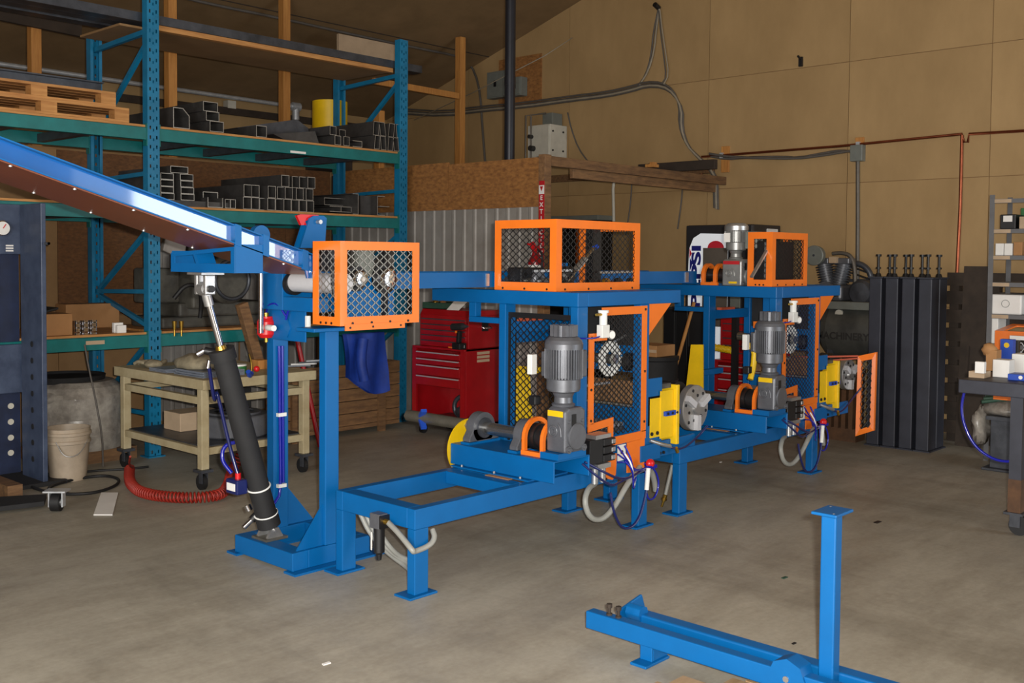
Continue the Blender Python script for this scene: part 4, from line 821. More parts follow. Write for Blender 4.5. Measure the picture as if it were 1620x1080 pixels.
for k in range(2): put(MB().box(8.9, b.y+.01+k*(a.y-b.y)/2, .05, 8.918, b.y-.01+(k+1)*(a.y-b.y)/2, b.z-.02), 'door', 'black', t, bevel=.004)
# air compressor
t = thing('air_compressor', 'big dark air compressor with horizontal tank, pump and motor by the far wall', 'compressor', (9.45, 4.25, 0))
tx, tz, tr = 9.76, .975, .275
put(MB().lathe((tx, at(1288, 520, X=tx-.2).y, tz), (0, -1, 0), [(0, 0), (.01, .10), (.04, .20), (.09, .255), (.15, tr), (.95, tr), (1.01, .255), (1.06, .2), (1.09, .1), (1.1, 0)], 40), 'tank', 'tank', t)
for y in (4.6, 4.0): put(MB().box(tx-.2, y-.03, 0, tx-.14, y+.03, tz-.12).box(tx+.14, y-.03, 0, tx+.2, y+.03, tz-.12).box(tx-.22, y-.05, 0, tx+.22, y+.05, .02), 'leg', 'dark_steel', t)
put(MB().box(tx-.26, 3.85, tz+tr-.06, tx+.26, 4.75, tz+tr+.015), 'base_plate', 'panel_grey', t, bevel=.006)
pb = tz+tr+.015; f0 = at(1295, 404, X=tx-.1)
py = f0.y-.12
put(MB().box(tx-.16, py-.16, pb, tx+.16, py+.16, pb+.16), 'crankcase', 'cast', t, bevel=.03)
put(MB().cyl((tx-.16, py, pb+.09), (tx-.19, py, pb+.09), .10, n=24), 'crank_cover', 'cast', t)
for sgn in (-1, 1):
    c0 = V(tx, py+sgn*.05, pb+.14); d = V(0, sgn*.25, 1).normalized(); mb = MB().cyl(c0, c0+d*.24, .065, n=20)
    for k in range(8): mb.cyl(c0+d*(.03+.025*k), c0+d*(.038+.025*k), .09, n=20)
    put(mb, 'finned_cylinder', 'cast', t)
    put(MB().box(tx-.08, c0.y+d.y*.24-.08, c0.z+d.z*.24-.01, tx+.08, c0.y+d.y*.24+.08, c0.z+d.z*.24+.05), 'cylinder_head', 'cast', t, bevel=.01)
put(MB().lathe((tx-.14, f0.y, f0.z), (-1, 0, 0), [(0, 0), (0, .095), (.06, .1), (.065, .09), (.065, 0)], 28), 'air_filter', 'panel_grey', t)
put(MB().cyl((tx-.2, f0.y, f0.z), (tx-.21, f0.y, f0.z), .012, n=10), 'filter_nut', 'dark_steel', t)
put(MB().tube([(tx, f0.y-.1, f0.z+.02), (tx, f0.y-.2, f0.z+.03), (tx, f0.y-.3, f0.z-.0), (tx, f0.y-.34, f0.z-.15), (tx, f0.y-.34, pb)], .02, 10, 2), 'discharge_pipe', 'conduit', t)
put(MB().torus((tx+.15, py-.15, pb+.2), (1, 0, 0), .17, .03, 28).bar((tx+.15, py-.32, pb+.2), (tx+.15, py+.02, pb+.2), .02, .03).bar((tx+.15, py-.15, pb+.04), (tx+.15, py-.15, pb+.36), .02, .03), 'flywheel', 'dark_steel', t)
m0 = at(1370, 463, X=tx)
put(MB().lathe((tx+.1, m0.y, m0.z), (-1, 0, 0), [(0, 0), (0, .11), (.02, .125), (.22, .125), (.25, .10), (.26, 0)], 28).box(tx-.1, m0.y-.1, pb, tx+.1, m0.y+.1, m0.z-.05), 'electric_motor', 'dark_steel', t)
g0, g1 = at(1348, 422, X=tx+.17), at(1420, 448, X=tx+.17)
put(MB().bar(g0, g1, .05, .012).bar(g0+V(0, 0, -.06), g1+V(0, 0, -.06), .05, .012), 'belt', 'rubber', t)
p = at(1317, 411, X=tx-.1); put(MB().box(p.x-.02, p.y-.05, p.z-.03, p.x+.03, p.y+.03, p.z+.03), 'unloader_valve', 'cardboard_pale', t)
p = at(1327, 496, X=tx-.22); put(MB().lathe(p+V(.03, 0, 0), (-1, 0, 0), [(0, 0), (0, .04), (.03, .04), (.032, 0)], 20), 'pressure_gauge', 'white_paint', t)
writing('MACHINERY', 'lettering', 'ink_dark', t, (tx-tr-.001, at(1332, 532, X=tx-tr).y, at(1332, 532, X=tx-tr).z), (0, -1, 0), (0, 0, 1), .095, .001, bold=.003)
t = thing('ribbed_radiator', 'rusty ribbed steel radiator lying under the compressor tank', 'radiator', (8.9, 4.2, 0))
mb = MB()
for k in range(9): mb.box(9.0, 4.10+k*.068, .12, 9.25, 4.10+k*.068+.04, .62)
put(mb, 'fin', 'rust', t, kind='stuff'); put(MB().box(9.03, 4.08, .0, 9.23, 4.72, .12), 'header', 'rust', t); put(MB().box(9.03, 4.08, .62, 9.23, 4.72, .66), 'header', 'rust', t)
a, b = at(1283, 553, Y=4.2), at(1385, 556, X=8.9)
# black columns
base = V(9.0, 3.40, 0)
w_, d_, pit = .112, .17, .148
nmz = ['rightmost', 'second from the right', 'third from the right', 'leftmost']
bp = [1408, 1421, 1431, 1445, 1454, 1470, 1479, 1498]
for r in range(2):
    for k in range(4):
        x0, y0 = base.x+r*.19, base.y+.01+k*pit; h = 1.52
        t = thing('steel_column', 'black steel column with a long bolt on top in the standing bundle, %s, %s row' % (nmz[k], 'front' if r == 0 else 'back'), 'column', (x0+d_/2, y0+w_/2, 0), 'black steel columns by the far wall')
        put(MB().box(x0, y0, .012, x0+d_, y0+w_, h-.012), 'column_body', 'black_column', t, bevel=.006)
        put(MB().box(x0-.01, y0-.015, 0, x0+d_+.01, y0+w_+.015, .012), 'base_plate', 'black_column', t)
        put(MB().box(x0-.005, y0-.014, h-.012, x0+d_+.005, y0+w_+.014, h), 'cap_plate', 'black_column', t)
        bx, by = x0+d_/2, y0+w_/2-(.012 if r else -.012)
        put(MB().cyl((bx, by, h), (bx, by, h+.03), .03, .02, n=10).cyl((bx, by, h+.03), (bx, by, h+.19), .011, n=10).cyl((bx, by, h+.07), (bx, by, h+.085), .024, n=6).cyl((bx, by, h+.18), (bx, by, h+.2), .026, n=6), 'bolt', 'black', t)
# upright pallets by the wall
t = thing('dark_pallet', 'dark wooden pallet standing on end between the columns and the shelf', 'pallet', (9.85, 3.1, 0))
for k in range(9): put(MB().box(9.74, 2.72, .08+.17*k, 9.76, 3.55, .20+.17*k), 'slat', 'wood_dark', t)
for y in (2.75, 3.1, 3.45): put(MB().box(9.76, y, 0, 9.86, y+.08, 1.55), 'runner', 'wood_dark', t)
t = thing('dark_plank_panel', 'dark board leaning on the far wall right of the steel columns', 'board', (9.6, 3.2, 0)); put(MB().prism([(9.55, 3.16, 0), (9.59, 3.16, 0), (9.72, 3.16, 1.62), (9.68, 3.16, 1.62)], (0, .22, 0)), 'board_face', 'wood_dark', t); put(MB().bar((9.56, 3.30, .6), (9.6, 3.30, .9), .02, .02), 'cleat', 'wood_dark', t)
# shelf unit
sx, sy = 9.0, at(1573, 308, X=9.0).y
sy = (at(1573, 308, X=9.0).y+at(1553, 560, X=9.0).y)/2
t = thing('steel_shelf_unit', 'grey angle-steel shelf unit stacked with small boxes at the right edge', 'shelf unit', (9.2, sy-.5, 0))
sd, sw = .45, .95; szt = at(1573, 308, X=sx).z
for x in (sx, sx+sd):
    for y in (sy, sy-sw): put(MB().box(x-.002, y-.04, 0, x+.002, y, szt).box(x, y-.003, 0, x+.04, y, szt), 'post', 'shelf_grey', t)
SZ = []
for i, (px, py) in enumerate(((1600, 314), (1600, 362), (1600, 404), (1600, 447), (1600, 498), (1600, 545))):
    z = at(px, py, X=sx).z; SZ.append(z)
    put(MB().box(sx, sy-sw, z-.005, sx+sd, sy, z).box(sx-.003, sy-sw, z-.035, sx, sy, z), 'shelf', 'shelf_grey', t)
    put(MB().box(sx-.006, sy-.17, z-.032, sx-.0035, sy-.04, z-.003), 'shelf_label', 'cardboard_pale', t)
def sbox(px0, px1, zi, h, m_, lab, d=.2, x=sx+.02):
    a, b = at(px0, 400, X=x).y, at(px1, 400, X=x).y; return solo(MB().box(x, b, SZ[zi]+.001, x+d, a, SZ[zi]+h), 'shelf_box', m_, lab, 'box', 'boxes on the grey shelf', .004)
t = thing('black_case', 'black case with a white label on the second shelf of the grey unit', 'case', (sx+.1, sy-.2, SZ[1])); a, b = at(1582, 345, X=sx+.02).y, at(1607, 345, X=sx+.02).y
put(MB().box(sx+.02, b, SZ[1]+.001, sx+.25, a, SZ[1]+.12), 'case_body', 'black', t, bevel=.006); put(MB().box(sx+.018, (a+b)/2-.035, SZ[1]+.06, sx+.02, (a+b)/2+.035, SZ[1]+.11), 'label', 'paper', t)
sbox(1611, 1640, 1, .10, 'cardboard_pale', 'pale carton right of the black case on the second shelf')
sbox(1613, 1640, 1, .18, 'green', 'small green-topped carton behind the pale one on the second shelf', .1, sx+.24)
sbox(1574.5, 1587.5, 2, .10, 'paper', 'white carton at the left end of the third shelf')
sbox(1588.5, 1601.5, 2, .10, 'paper', 'second white carton on the third shelf')
sbox(1603, 1617, 2, .11, 'cardboard', 'brown carton right of the white pair on the third shelf')
t = thing('parcel', 'large white parcel on the fifth shelf of the grey unit', 'box', (sx+.15, sy-.25, SZ[4])); a, b = at(1566, 480, X=sx+.01).y, at(1616, 480, X=sx+.01).y
put(MB().box(sx+.01, b, SZ[4]+.001, sx+.36, a, SZ[4]+.165), 'parcel_body', 'paper', t, bevel=.012); put(MB().torus((sx+.008, (a+b)/2, SZ[4]+.09), (1, 0, 0), .03, .002, 20, 6), 'printed_ring', 'panel_grey', t)
sbox(1566, 1582, 5, .22, 'paper', 'tall white carton on the lowest visible shelf')
# orange machine guard standing behind the bench
t = thing('spare_orange_guard', 'spare orange guard frame with wire mesh standing behind the workbench', 'guard', (8.2, 2.4, 0))
gx = 8.62; a, b = at(1574, 525, X=gx), at(1680, 525, X=gx); zt_, zb_ = a.z, at(1580, 632, X=gx).z
put(MB().ring([(gx, a.y, zb_), (gx, b.y, zb_), (gx, b.y, zt_), (gx, a.y, zt_)], [(gx, a.y-.05, zb_+.05), (gx, b.y+.05, zb_+.05), (gx, b.y+.05, zt_-.05), (gx, a.y-.05, zt_-.05)], (.012, 0, 0)), 'front_frame', 'orange', t)
put(MB().ring([(gx, a.y, zt_), (gx, b.y, zt_), (gx+.35, b.y, zt_+.04), (gx+.35, a.y-.02, zt_+.04)], [(gx+.05, a.y-.05, zt_), (gx+.05, b.y+.05, zt_), (gx+.30, b.y+.05, zt_+.03), (gx+.30, a.y-.07, zt_+.03)], (0, 0, .012)), 'top_frame', 'orange', t)
put(lattice((gx+.006, a.y-.05, zb_+.05), (0, b.y-a.y+.1, 0), (0, 0, zt_-zb_-.1), (1, 0, 0), .032, .075), 'wire_mesh', 'galvanised', t, kind='stuff')
put(MB().box(gx, b.y, 0, gx+.03, b.y+.04, zb_), 'leg', 'black_matt', t); put(MB().box(gx+.3, b.y, 0, gx+.33, b.y+.04, zt_), 'leg', 'black_matt', t)
# workbench
wx = 6.6; wl = at(1516, 605, X=6.95); wz = at(1600, 598, X=wx).z
t = thing('black_workbench', 'heavy black steel workbench on casters at the right edge', 'workbench', (7, 1.6, 0))
bx0, by1 = 6.62, 2.33; bz = at(1560, 603, X=bx0).z
put(MB().box(bx0, .9, bz-.085, bx0+.95, by1, bz), 'table_top', 'black_column', t, bevel=.005)
ly = at(1600, 700, X=bx0+.02).y
for x, y in ((bx0+.02, ly-.06), (bx0+.85, ly-.06), (bx0+.02, 1.0), (bx0+.85, 1.0)):
    l = put(MB().box(x, y, .14, x+.07, y+.07, bz-.085), 'leg', 'black_column', t)
    put(MB().box(x-.002, y-.002, .14, x+.072, y+.072, .34), 'leg_shoe', 'rust', l)
    put(MB().box(x-.02, y-.02, .125, x+.09, y+.09, .14).box(x+.0, y, .05, x+.008, y+.06, .125).box(x+.06, y, .05, x+.068, y+.06, .125), 'caster_fork', 'dark_steel', l); put(MB().cyl((x+.015, y+.01, .06), (x+.055, y+.01, .06), .06, n=20), 'caster_wheel', 'rubber', l)
put(MB().box(bx0+.85, ly-.06, bz-.2, bx0+.9, by1-.05, bz-.085), 'apron', 'black_column', t)
def onb(px, py): return at(px, py, z=bz)
t = thing('steel_pedestal', 'dark steel pedestal box standing on the floor under the workbench', 'pedestal', (8, 2.5, 0)); a, b = at(1567, 742, z=0), at(1598, 747, z=0)
pzt = at(1580, 664, X=a.x).z
put(MB().box(a.x-.03, b.y, .02, a.x+.35, a.y-.0, pzt).box(a.x-.07, b.y-.05, 0, a.x+.4, a.y+.05, .02), 'pedestal_body', 'dark_steel', t, bevel=.005); put(MB().box(a.x-.05, b.y-.2, pzt, a.x+.4, a.y+.03, pzt+.03), 'cap_plate', 'dark_steel', t)
p = V(a.x+.1, (a.y+b.y)/2+.0, pzt+.03)
solo(MB().ball(p+V(.05, -.03, .045), .2, .2, .075, 18, 10, .12, -.6), 'plastic_sheet', 'plastic_wrap', 'crumpled clear plastic film draped over the steel pedestal', 'film')
solo(MB().ball(p+V(.02, .2, -.11), .10, .06, .14, 16, 12, .3), 'plastic_flap', 'plastic_wrap', 'bunched clear plastic hanging down the left side of the steel pedestal', 'film')
for k in range(3): solo(MB().tube([p+V(-.1+.05*k, .16, .10+.02*k), p+V(0, 0, .13+.02*k), p+V(.02, -.25, .115+.02*k)], .016, 8, 2), 'green_hose', 'green_dark', 'green hose lying on the plastic film under the bench, %s of three' % ['lowest', 'middle', 'topmost'][k], 'hose', 'green hoses')
pts = [at(1526, 618, X=bx0+.1), at(1521, 640, X=bx0+.1), at(1523, 665, X=bx0+.1), at(1535, 695, X=bx0+.1), at(1552, 715, X=bx0+.1), at(1580, 730, X=bx0+.1), at(1612, 729, X=bx0+.1)]
solo(MB().tube(pts, .009, 8, 2), 'blue_air_hose', 'hose_blue', 'glossy blue air hose drooping under the black workbench', 'hose')
def bb(px0, px1, py, h, d, m_, name, lab, cat='box', z0=None):
    a = at(px0, py, z=bz if z0 is None else z0); b = at(px1, py, X=a.x)
    return solo(MB().box(a.x, b.y, (bz if z0 is None else z0)+.001, a.x+d, a.y, (bz if z0 is None else z0)+h), name, m_, lab, cat, 'cartons on the workbench', .003)
bb(1532, 1557, 597, .042, .12, 'cardboard_pale', 'flat_carton', 'flat tan carton at the left end of the workbench')
a = at(1542, 590, z=bz+.043); solo(MB().box(a.x, a.y-.055, bz+.044, a.x+.04, a.y, bz+.115), 'small_carton', 'paper', 'little white carton standing on the flat tan carton', 'box', 'cartons on the workbench', .002)
bb(1559, 1576, 586, .14, .1, 'cardboard', 'tall_carton', 'tall brown carton behind the white cube on the workbench')
p = onb(1560, 588); solo(MB().ball(V(p.x+.12, p.y+.02, bz+.14), .05, .05, .045, 12, 8, .1), 'paper_bag', 'cardboard', 'crumpled brown paper beside the tall carton', 'paper')
bb(1570, 1596, 596, .112, .11, 'paper', 'white_carton', 'white cube-shaped carton at the middle of the workbench')
t = thing('blue_carton', 'upright blue carton with a yellow emblem on the workbench', 'box', onb(1590, 585)); a = at(1580, 582, z=bz); b = at(1600, 582, X=a.x)
put(MB().box(a.x+.02, b.y, bz+.001, a.x+.08, a.y, bz+.20), 'carton_body', 'box_blue', t); put(MB().cyl((a.x+.02, (a.y+b.y)/2, bz+.16), (a.x+.018, (a.y+b.y)/2, bz+.16), .018, n=12), 'emblem', 'yellow', t)
bb(1600, 1640, 592, .135, .12, 'paper', 'white_carton', 'large white carton at the right edge of the workbench')
t = thing('blue_tray_box', 'flat blue box with a white mark at the front right of the workbench', 'box', onb(1605, 603)); a = at(1594, 601, z=bz); b = at(1640, 601, X=a.x)
put(MB().box(a.x, b.y, bz+.001, a.x+.13, a.y, bz+.04), 'box_body', 'box_blue', t, bevel=.003); put(MB().cyl((a.x, a.y-.075, bz+.022), (a.x-.002, a.y-.075, bz+.022), .012, n=12), 'mark', 'paper', t)
bb(1588, 1610, 575, .17, .05, 'black', 'black_case', 'black case behind the blue carton on the workbench', 'case')
a = at(1592, 575, z=bz); solo(MB().box(a.x+.06, a.y-.12, bz+.171, a.x+.1, a.y, bz+.20), 'white_tin', 'paper', 'white tin lying on the black case behind the blue carton', 'tin')
# ================================================================== THE MACHINE LINE
def wall_cage(root, x0, x1, y0, y1, z0, z1, w=.05, right_end=True, mesh_mat='black', flange=True, far=False):
    """guard of flat orange frames: a face towards -X (left) and one towards -Y (right)"""
    t = .006
    put(MB().ring([(x0, y0, z0), (x0, y1, z0), (x0, y1, z1), (x0, y0, z1)], [(x0, y0+w, z0+w), (x0, y1-w, z0+w), (x0, y1-w, z1-w), (x0, y0+w, z1-w)], (t, 0, 0)), 'guard_frame', 'orange', root)
    put(MB().ring([(x0+t, y0, z0), (x1, y0, z0), (x1, y0, z1), (x0+t, y0, z1)], [(x0+w, y0, z0+w), (x1-w, y0, z0+w), (x1-w, y0, z1-w), (x0+w, y0, z1-w)], (0, t, 0)), 'guard_frame', 'orange', root)
    if right_end: put(MB().ring([(x1, y0+t, z0), (x1, y1, z0), (x1, y1, z1), (x1, y0+t, z1)], [(x1, y0+w, z0+w), (x1, y1-w, z0+w), (x1, y1-w, z1-w), (x1, y0+w, z1-w)], (-t, 0, 0)), 'guard_frame', 'orange', root)
    g = w-.012
    put(lattice((x0+.012, y0+g, z0+g), (0, y1-y0-2*g, 0), (0, 0, z1-z0-2*g), (1, 0, 0), .027, .040, wd=.0045), 'wire_mesh', mesh_mat, root, kind='stuff')
    put(lattice((x0+g, y0+.012, z0+g), (x1-x0-2*g, 0, 0), (0, 0, z1-z0-2*g), (0, 1, 0), .027, .040, wd=.0045), 'wire_mesh', mesh_mat, root, kind='stuff')
    if far: put(lattice((x1-.012, y0+g, z0+g), (0, y1-y0-2*g, 0), (0, 0, z1-z0-2*g), (1, 0, 0), .027, .040, wd=.0045), 'wire_mesh', mesh_mat, root, kind='stuff')
    mb = MB()
    for k in range(4): mb.cyl((x0+.08+k*(x1-x0-.16)/3, y0-.003, z0+.012), (x0+.08+k*(x1-x0-.16)/3, y0, z0+.012), .007, n=8)
    for k in range(3): mb.cyl((x0-.003, y0+.07+k*(y1-y0-.14)/2, z0+.012), (x0, y0+.07+k*(y1-y0-.14)/2, z0+.012), .007, n=8)
    put(mb, 'screw', 'black', root, kind='stuff')
def gearmotor(root, cx, cy, z0, s=1, m_='motor', boxside='x', tall=1, labelc='yellow', fan=True, gw=1):
    gx0, gx1, gy0, gy1 = cx-.085*s*gw, cx+.085*s*gw, cy-.09*s*gw, cy+.048*s*gw
    h = .245*s
    gb = put(MB().prism([(gx0, gy0, z0), (gx1, gy0, z0), (gx1, gy0, z0+h*.93), (gx1-.03*s, gy0, z0+h), (gx0+.03*s, gy0, z0+h), (gx0, gy0, z0+h*.93)], (0, gy1-gy0, 0)), 'gear_housing', m_, root, bevel=.012*s)
    put(MB().lathe((cx+.01*s, gy0, z0+.085*s), (0, -1, 0), [(0, .075*s), (.006, .075*s), (.010, .068*s), (.010, 0)], 32), 'end_cover', m_, gb)
    put(MB().torus((gx0, cy-.0*s, z0+.115*s), (1, 0, 0), .028*s, .006, 22, 6).cyl((gx0, cy, z0+.115*s), (gx0-.008, cy, z0+.115*s), .012*s, n=12), 'cast_boss', m_, gb)
    put(MB().tube([(gx0-.001, cy-.03*s, z0+.16*s), (gx0-.003, cy-.055*s, z0+.14*s), (gx0-.003, cy-.06*s, z0+.09*s)], .006, 6, 2), 'cast_rib', m_, gb)
    put(MB().box(gx0-.002, gy0+.02*s, z0+h*.80, gx0, gy1-.01*s, z0+h*.93), 'label_plate', labelc, gb)
    mb = MB()
    for x in (gx0+.02*s, gx1-.02*s): mb.cyl((x, gy0-.012, z0+.02*s), (x, gy0, z0+.02*s), .02*s, n=12).cyl((x, gy0-.02, z0+.02*s), (x, gy0-.012, z0+.02*s), .011*s, n=6)
    for x in (gx0+.03*s, gx1-.03*s): mb.cyl((x, gy0-.008, z0+.17*s), (x, gy0, z0+.17*s), .009*s, n=6)
    put(mb, 'bolt', 'cast', gb, kind='stuff')
    put(MB().box(gx0+.05*s, gy0-.004, z0+.145*s, gx0+.085*s, gy0, z0+.21*s), 'type_plate', 'black', gb)
    zn = z0+h
    put(MB().lathe((cx, cy, zn), (0, 0, 1), [(0, .062*s), (.012*s, .066*s), (.02*s, .052*s), (.05*s, .05*s), (.075*s, .062*s), (.085*s, .088*s), (.095*s, .088*s)], 28), 'adapter_flange', m_, root)
    zb = zn+.095*s; hb = .235*s*tall
    mb = MB().lathe((cx, cy, zb), (0, 0, 1), [(0, 0), (0, .094*s), (.055*s, .094*s), (.065*s, .086*s), (hb, .086*s), (hb, 0)], 36)
    for k in range(40):
        a = 2*PI*k/40; c, sn = math.cos(a), math.sin(a); r0, r1, hw = .084*s, .106*s, .0024*s
        mb.prism([(cx+c*r0-sn*hw, cy+sn*r0+c*hw, zb+.06*s), (cx+c*r1-sn*hw, cy+sn*r1+c*hw, zb+.06*s), (cx+c*r1+sn*hw, cy+sn*r1-c*hw, zb+.06*s), (cx+c*r0+sn*hw, cy+sn*r0-c*hw, zb+.06*s)], (0, 0, hb-.07*s))
    body = put(mb, 'motor_body', m_, root)
    zf = zb+hb
    put(MB().lathe((cx, cy, zf), (0, 0, 1), [(-.015*s, 0), (-.015*s, .106*s), (.015*s, .106*s), (.035*s, .098*s), (.052*s, .082*s), (.055*s, .06*s), (.055*s, 0)], 36), 'fan_cover', m_, root)
    mb = MB().lathe((cx, cy, zf+.055*s), (0, 0, 1), [(0, .058*s), (.06*s, .058*s), (.062*s, 0)], 10)
    for k in range(8):
        a = 2*PI*k/8; mb.box(cx+.06*s*math.cos(a)-.012*s, cy+.06*s*math.sin(a)-.012*s, zf+.055*s, cx+.06*s*math.cos(a)+.012*s, cy+.06*s*math.sin(a)+.012*s, zf+.118*s)
    if fan: put(mb, 'fan_guard', m_, root)
    return zb, zf
def station(X0, far):
    R0 = 3.715
    nm = 'far' if far else 'near'
    t = thing('forming_station', ('far' if far else 'near')+' blue machine station with orange guards and upright gearmotor'+(', topped by a second gearmotor' if far else ', wire cage on top'), 'machine', (X0+.95, R0+.32, 0))
    x0, xc, xr, xe = X0, X0+1.232, X0+1.835, X0+1.93
    ya, yb = R0, R0+.62
    ta, tb = .090, .056
    # base frame
    zr0, zr1 = .333, .433
    def steel(mb, name, bevel=.004): return put(mb, name, 'blue', t, bevel=bevel)
    steel(MB().box(x0, ya, zr0, xe, ya+tb, zr1), 'base_rail'); steel(MB().box(x0, yb-tb, zr0, xe, yb, zr1), 'base_rail')
    steel(MB().box(x0, ya+tb, zr0, x0+ta, yb-tb, zr1), 'base_rail'); steel(MB().box(x0+.74, ya+tb, zr0+.03, x0+.83, yb-tb, zr1), 'cross_rail')
    steel(MB().box(xe-ta, ya+tb, zr0, xe, yb-tb, zr1), 'base_rail')
    for x in (x0, xr+.005):
        for y in (ya, yb-tb):
            top = zr0 if x == x0 else 1.38
            l = steel(MB().box(x, y, .012, x+ta, y+tb, top), 'leg')
            put(MB().box(x-.045, y-.02, 0, x+ta+.045, y+tb+.045, .012), 'foot_plate', 'blue', l, bevel=.003)
    # upright portal
    for y in (ya, yb-tb): steel(MB().box(xc, y, zr1, xc+ta, y+tb, 1.38), 'column')
    zt0, zt1 = 1.38, 1.462
    steel(MB().box(xc, ya, zt0, xc+ta, ya+1.22, zt1), 'top_beam'); steel(MB().box(xr, ya+tb, zt0, xr+ta, ya+1.22, zt1), 'top_beam')
    steel(MB().box(xc+ta, ya, zt0, X0+2.27, ya+tb, zt1), 'top_beam'); steel(MB().box(xc+ta, yb-tb, zt0, X0+2.27, yb, zt1), 'top_beam')
    steel(MB().box(X0+2.20, ya+tb, zt0, X0+2.27, yb-tb, zt1), 'top_beam')
    put(MB().prism([(xe+.004, ya+.01, zt0), (xe+.25, ya+.01, zt0), (xe+.004, ya+.01, zt0-.20)], (0, .012, 0)), 'gusset', 'orange', t)
    steel(MB().box(xc+.02, yb+.004, 1.255, xc+.07, yb+.28, 1.29).box(xc+.02, yb+.22, 1.29, xc+.07, yb+.28, zt0), 'side_bracket')
    steel(MB().box(xc+ta, yb-tb+.01, 1.20, xr, yb-.01, 1.27), 'inner_beam'); steel(MB().box(xc+.16, ya+.12, 1.12, xc+.24, ya+.2, zt0), 'hanger')
    put(MB().box(xc+.1, yb-.1, 1.272, xc+.3, yb-.06, 1.29), 'sliding_block', 'orange_red', t); put(MB().box(xc+.2, ya+.22, 1.14, xc+.3, ya+.30, 1.19), 'orange_block', 'orange', t)
    # back plates seen through the mesh
    put(MB().box(xr+.03, ya+tb, zr1, xr+.04, yb-tb, .735), 'side_plate', 'blue', t); put(MB().box(xr+.03, ya+tb, .955, xr+.04, yb-tb, 1.12), 'side_plate', 'blue', t); put(MB().box(xr+.03, ya+tb, .76, xr+.04, yb-tb, .90), 'side_slat', 'wood_old', t)
    put(MB().box(xr+.0, ya+tb, .745, xr+.02, yb-tb, .757), 'slide_rail', 'alu', t); put(MB().box(xr+.032, ya+tb, 1.125, xr+.042, yb-tb, 1.375), 'side_plate_dark', 'black_matt', t)
    # guards in the portal
    lx = xc+.03
    if not far:
        put(lattice((lx, ya+tb, .56), (0, yb-ya-2*tb, 0), (0, 0, .76), (1, 0, 0), .026, .042, wd=.005), 'wire_mesh', 'black', t, kind='stuff')
        put(MB().box(lx-.006, ya+tb, 1.30, lx+.006, yb-tb, 1.33), 'mesh_rim', 'black', t); put(MB().box(lx-.006, yb-tb-.012, .55, lx+.006, yb-tb, 1.3), 'mesh_rim', 'black', t)
    if not far:
        put(MB().prism([(a, yb+.025, z) for a, z in ((xc+.17, .987), (xc+.47, .955), (xc+.47, .916), (xc+.315, .931), (xc+.35, .6), (xc+.17, .59))], (0, .008, 0)), 'yellow_plate', 'yellow', t); put(MB().box(xc+.17, yb+.02, 1.13, xc+.5, yb+.03, 1.215), 'blue_strip', 'blue', t); put(MB().box(xc+.12, yb+.005, .56, xc+.165, yb+.02, 1.30), 'back_upright', 'black_matt', t)
        put(MB().box(xc+.2, ya+.20, .55, xc+.24, ya+.25, 1.05).box(xc+.2, ya+.20, 1.08, xc+.24, ya+.24, 1.18), 'white_bar', 'white', t)
        put(MB().box(xc+.18, ya+.3, 1.02, xc+.22, ya+.36, 1.18), 'yellow_post', 'brass', t)
    def gp(px, py): return at(px+0, py, Y=3.71)
    gx = xc+.092; yg = ya-.012
    P = [(.00, .355), (.00, .71), (.005, 1.205), (.13, 1.215), (.13, 1.372), (.565, 1.372), (.565, .56), (.52, .56), (.52, .315), (.40, .315), (.40, .56), (.205, .56), (.205, .64), (.19, .71)]
    # outline of the orange guard with its cut-outs, in metres from the column
    q = lambda a, z: (gx+a, yg, z)
    w = .045
    strips = [[(0, .70), (w, .70), (w, 1.18), (0, 1.18)], [(0, 1.18), (.165, 1.18), (.165, 1.225), (0, 1.225)], [(.12, 1.225), (.165, 1.225), (.165, 1.372), (.12, 1.372)], [(.165, 1.325), (.565, 1.325), (.565, 1.372), (.165, 1.372)], [(.52, .60), (.565, .60), (.565, 1.325), (.52, 1.325)],
              [(0, .655), (.235, .675), (.235, .72), (0, .70)], [(.19, .56), (.235, .56), (.235, .675), (.19, .67)], [(.22, .55), (.565, .555), (.565, .605), (.22, .60)], [(.38, .365), (.555, .355), (.555, .555), (.38, .55)], [(.16, .365), (.235, .345), (.265, .375), (.27, .43), (.27, .50), (.16, .50)]]
    for s_ in strips: put(MB().prism([q(a, z) for a, z in s_], (0, .008, 0)), 'guard_frame', 'orange', t)
    ins = lambda a, b: not (a < .14 and b > .50) and b > 0
    put(lattice((gx+.02, yg+.014, .61), (.525, 0, 0), (0, 0, .74), (0, 1, 0), .024, .036, wd=.0045, inside=lambda a, b: not (a < .12 and b > .595)), 'wire_mesh', 'black' if not far else 'press_dark', t, kind='stuff')
    mb = MB()
    for a, z in ((.02, 1.2), (.14, 1.35), (.545, 1.35), (.545, .97), (.545, .66), (.02, .90), (.02, .72), (.53, .36), (.17, .36)): mb.cyl((gx+a, yg-.004, z), (gx+a, yg, z), .008, n=8)
    put(mb, 'screw', 'black', t, kind='stuff')
    # regulator with gauge on the guard
    rg = put(MB().box(gx+.055, yg-.05, 1.20, gx+.125, yg-.006, 1.275).cyl((gx+.09, yg-.028, 1.275), (gx+.09, yg-.028, 1.345), .024, n=14).cyl((gx+.09, yg-.028, 1.345), (gx+.09, yg-.028, 1.36), .032, n=14), 'air_regulator', 'white', t, bevel=.004)
    put(MB().lathe((gx+.15, yg-.028, 1.215), (-.25, -1, 0), [(0, 0), (0, .026), (.02, .028), (.022, .022)], 20), 'gauge', 'alu', rg); put(MB().cyl((gx+.145, yg-.051, 1.215), (gx+.1445, yg-.053, 1.215), .022, n=18), 'gauge_face', 'paper', rg)
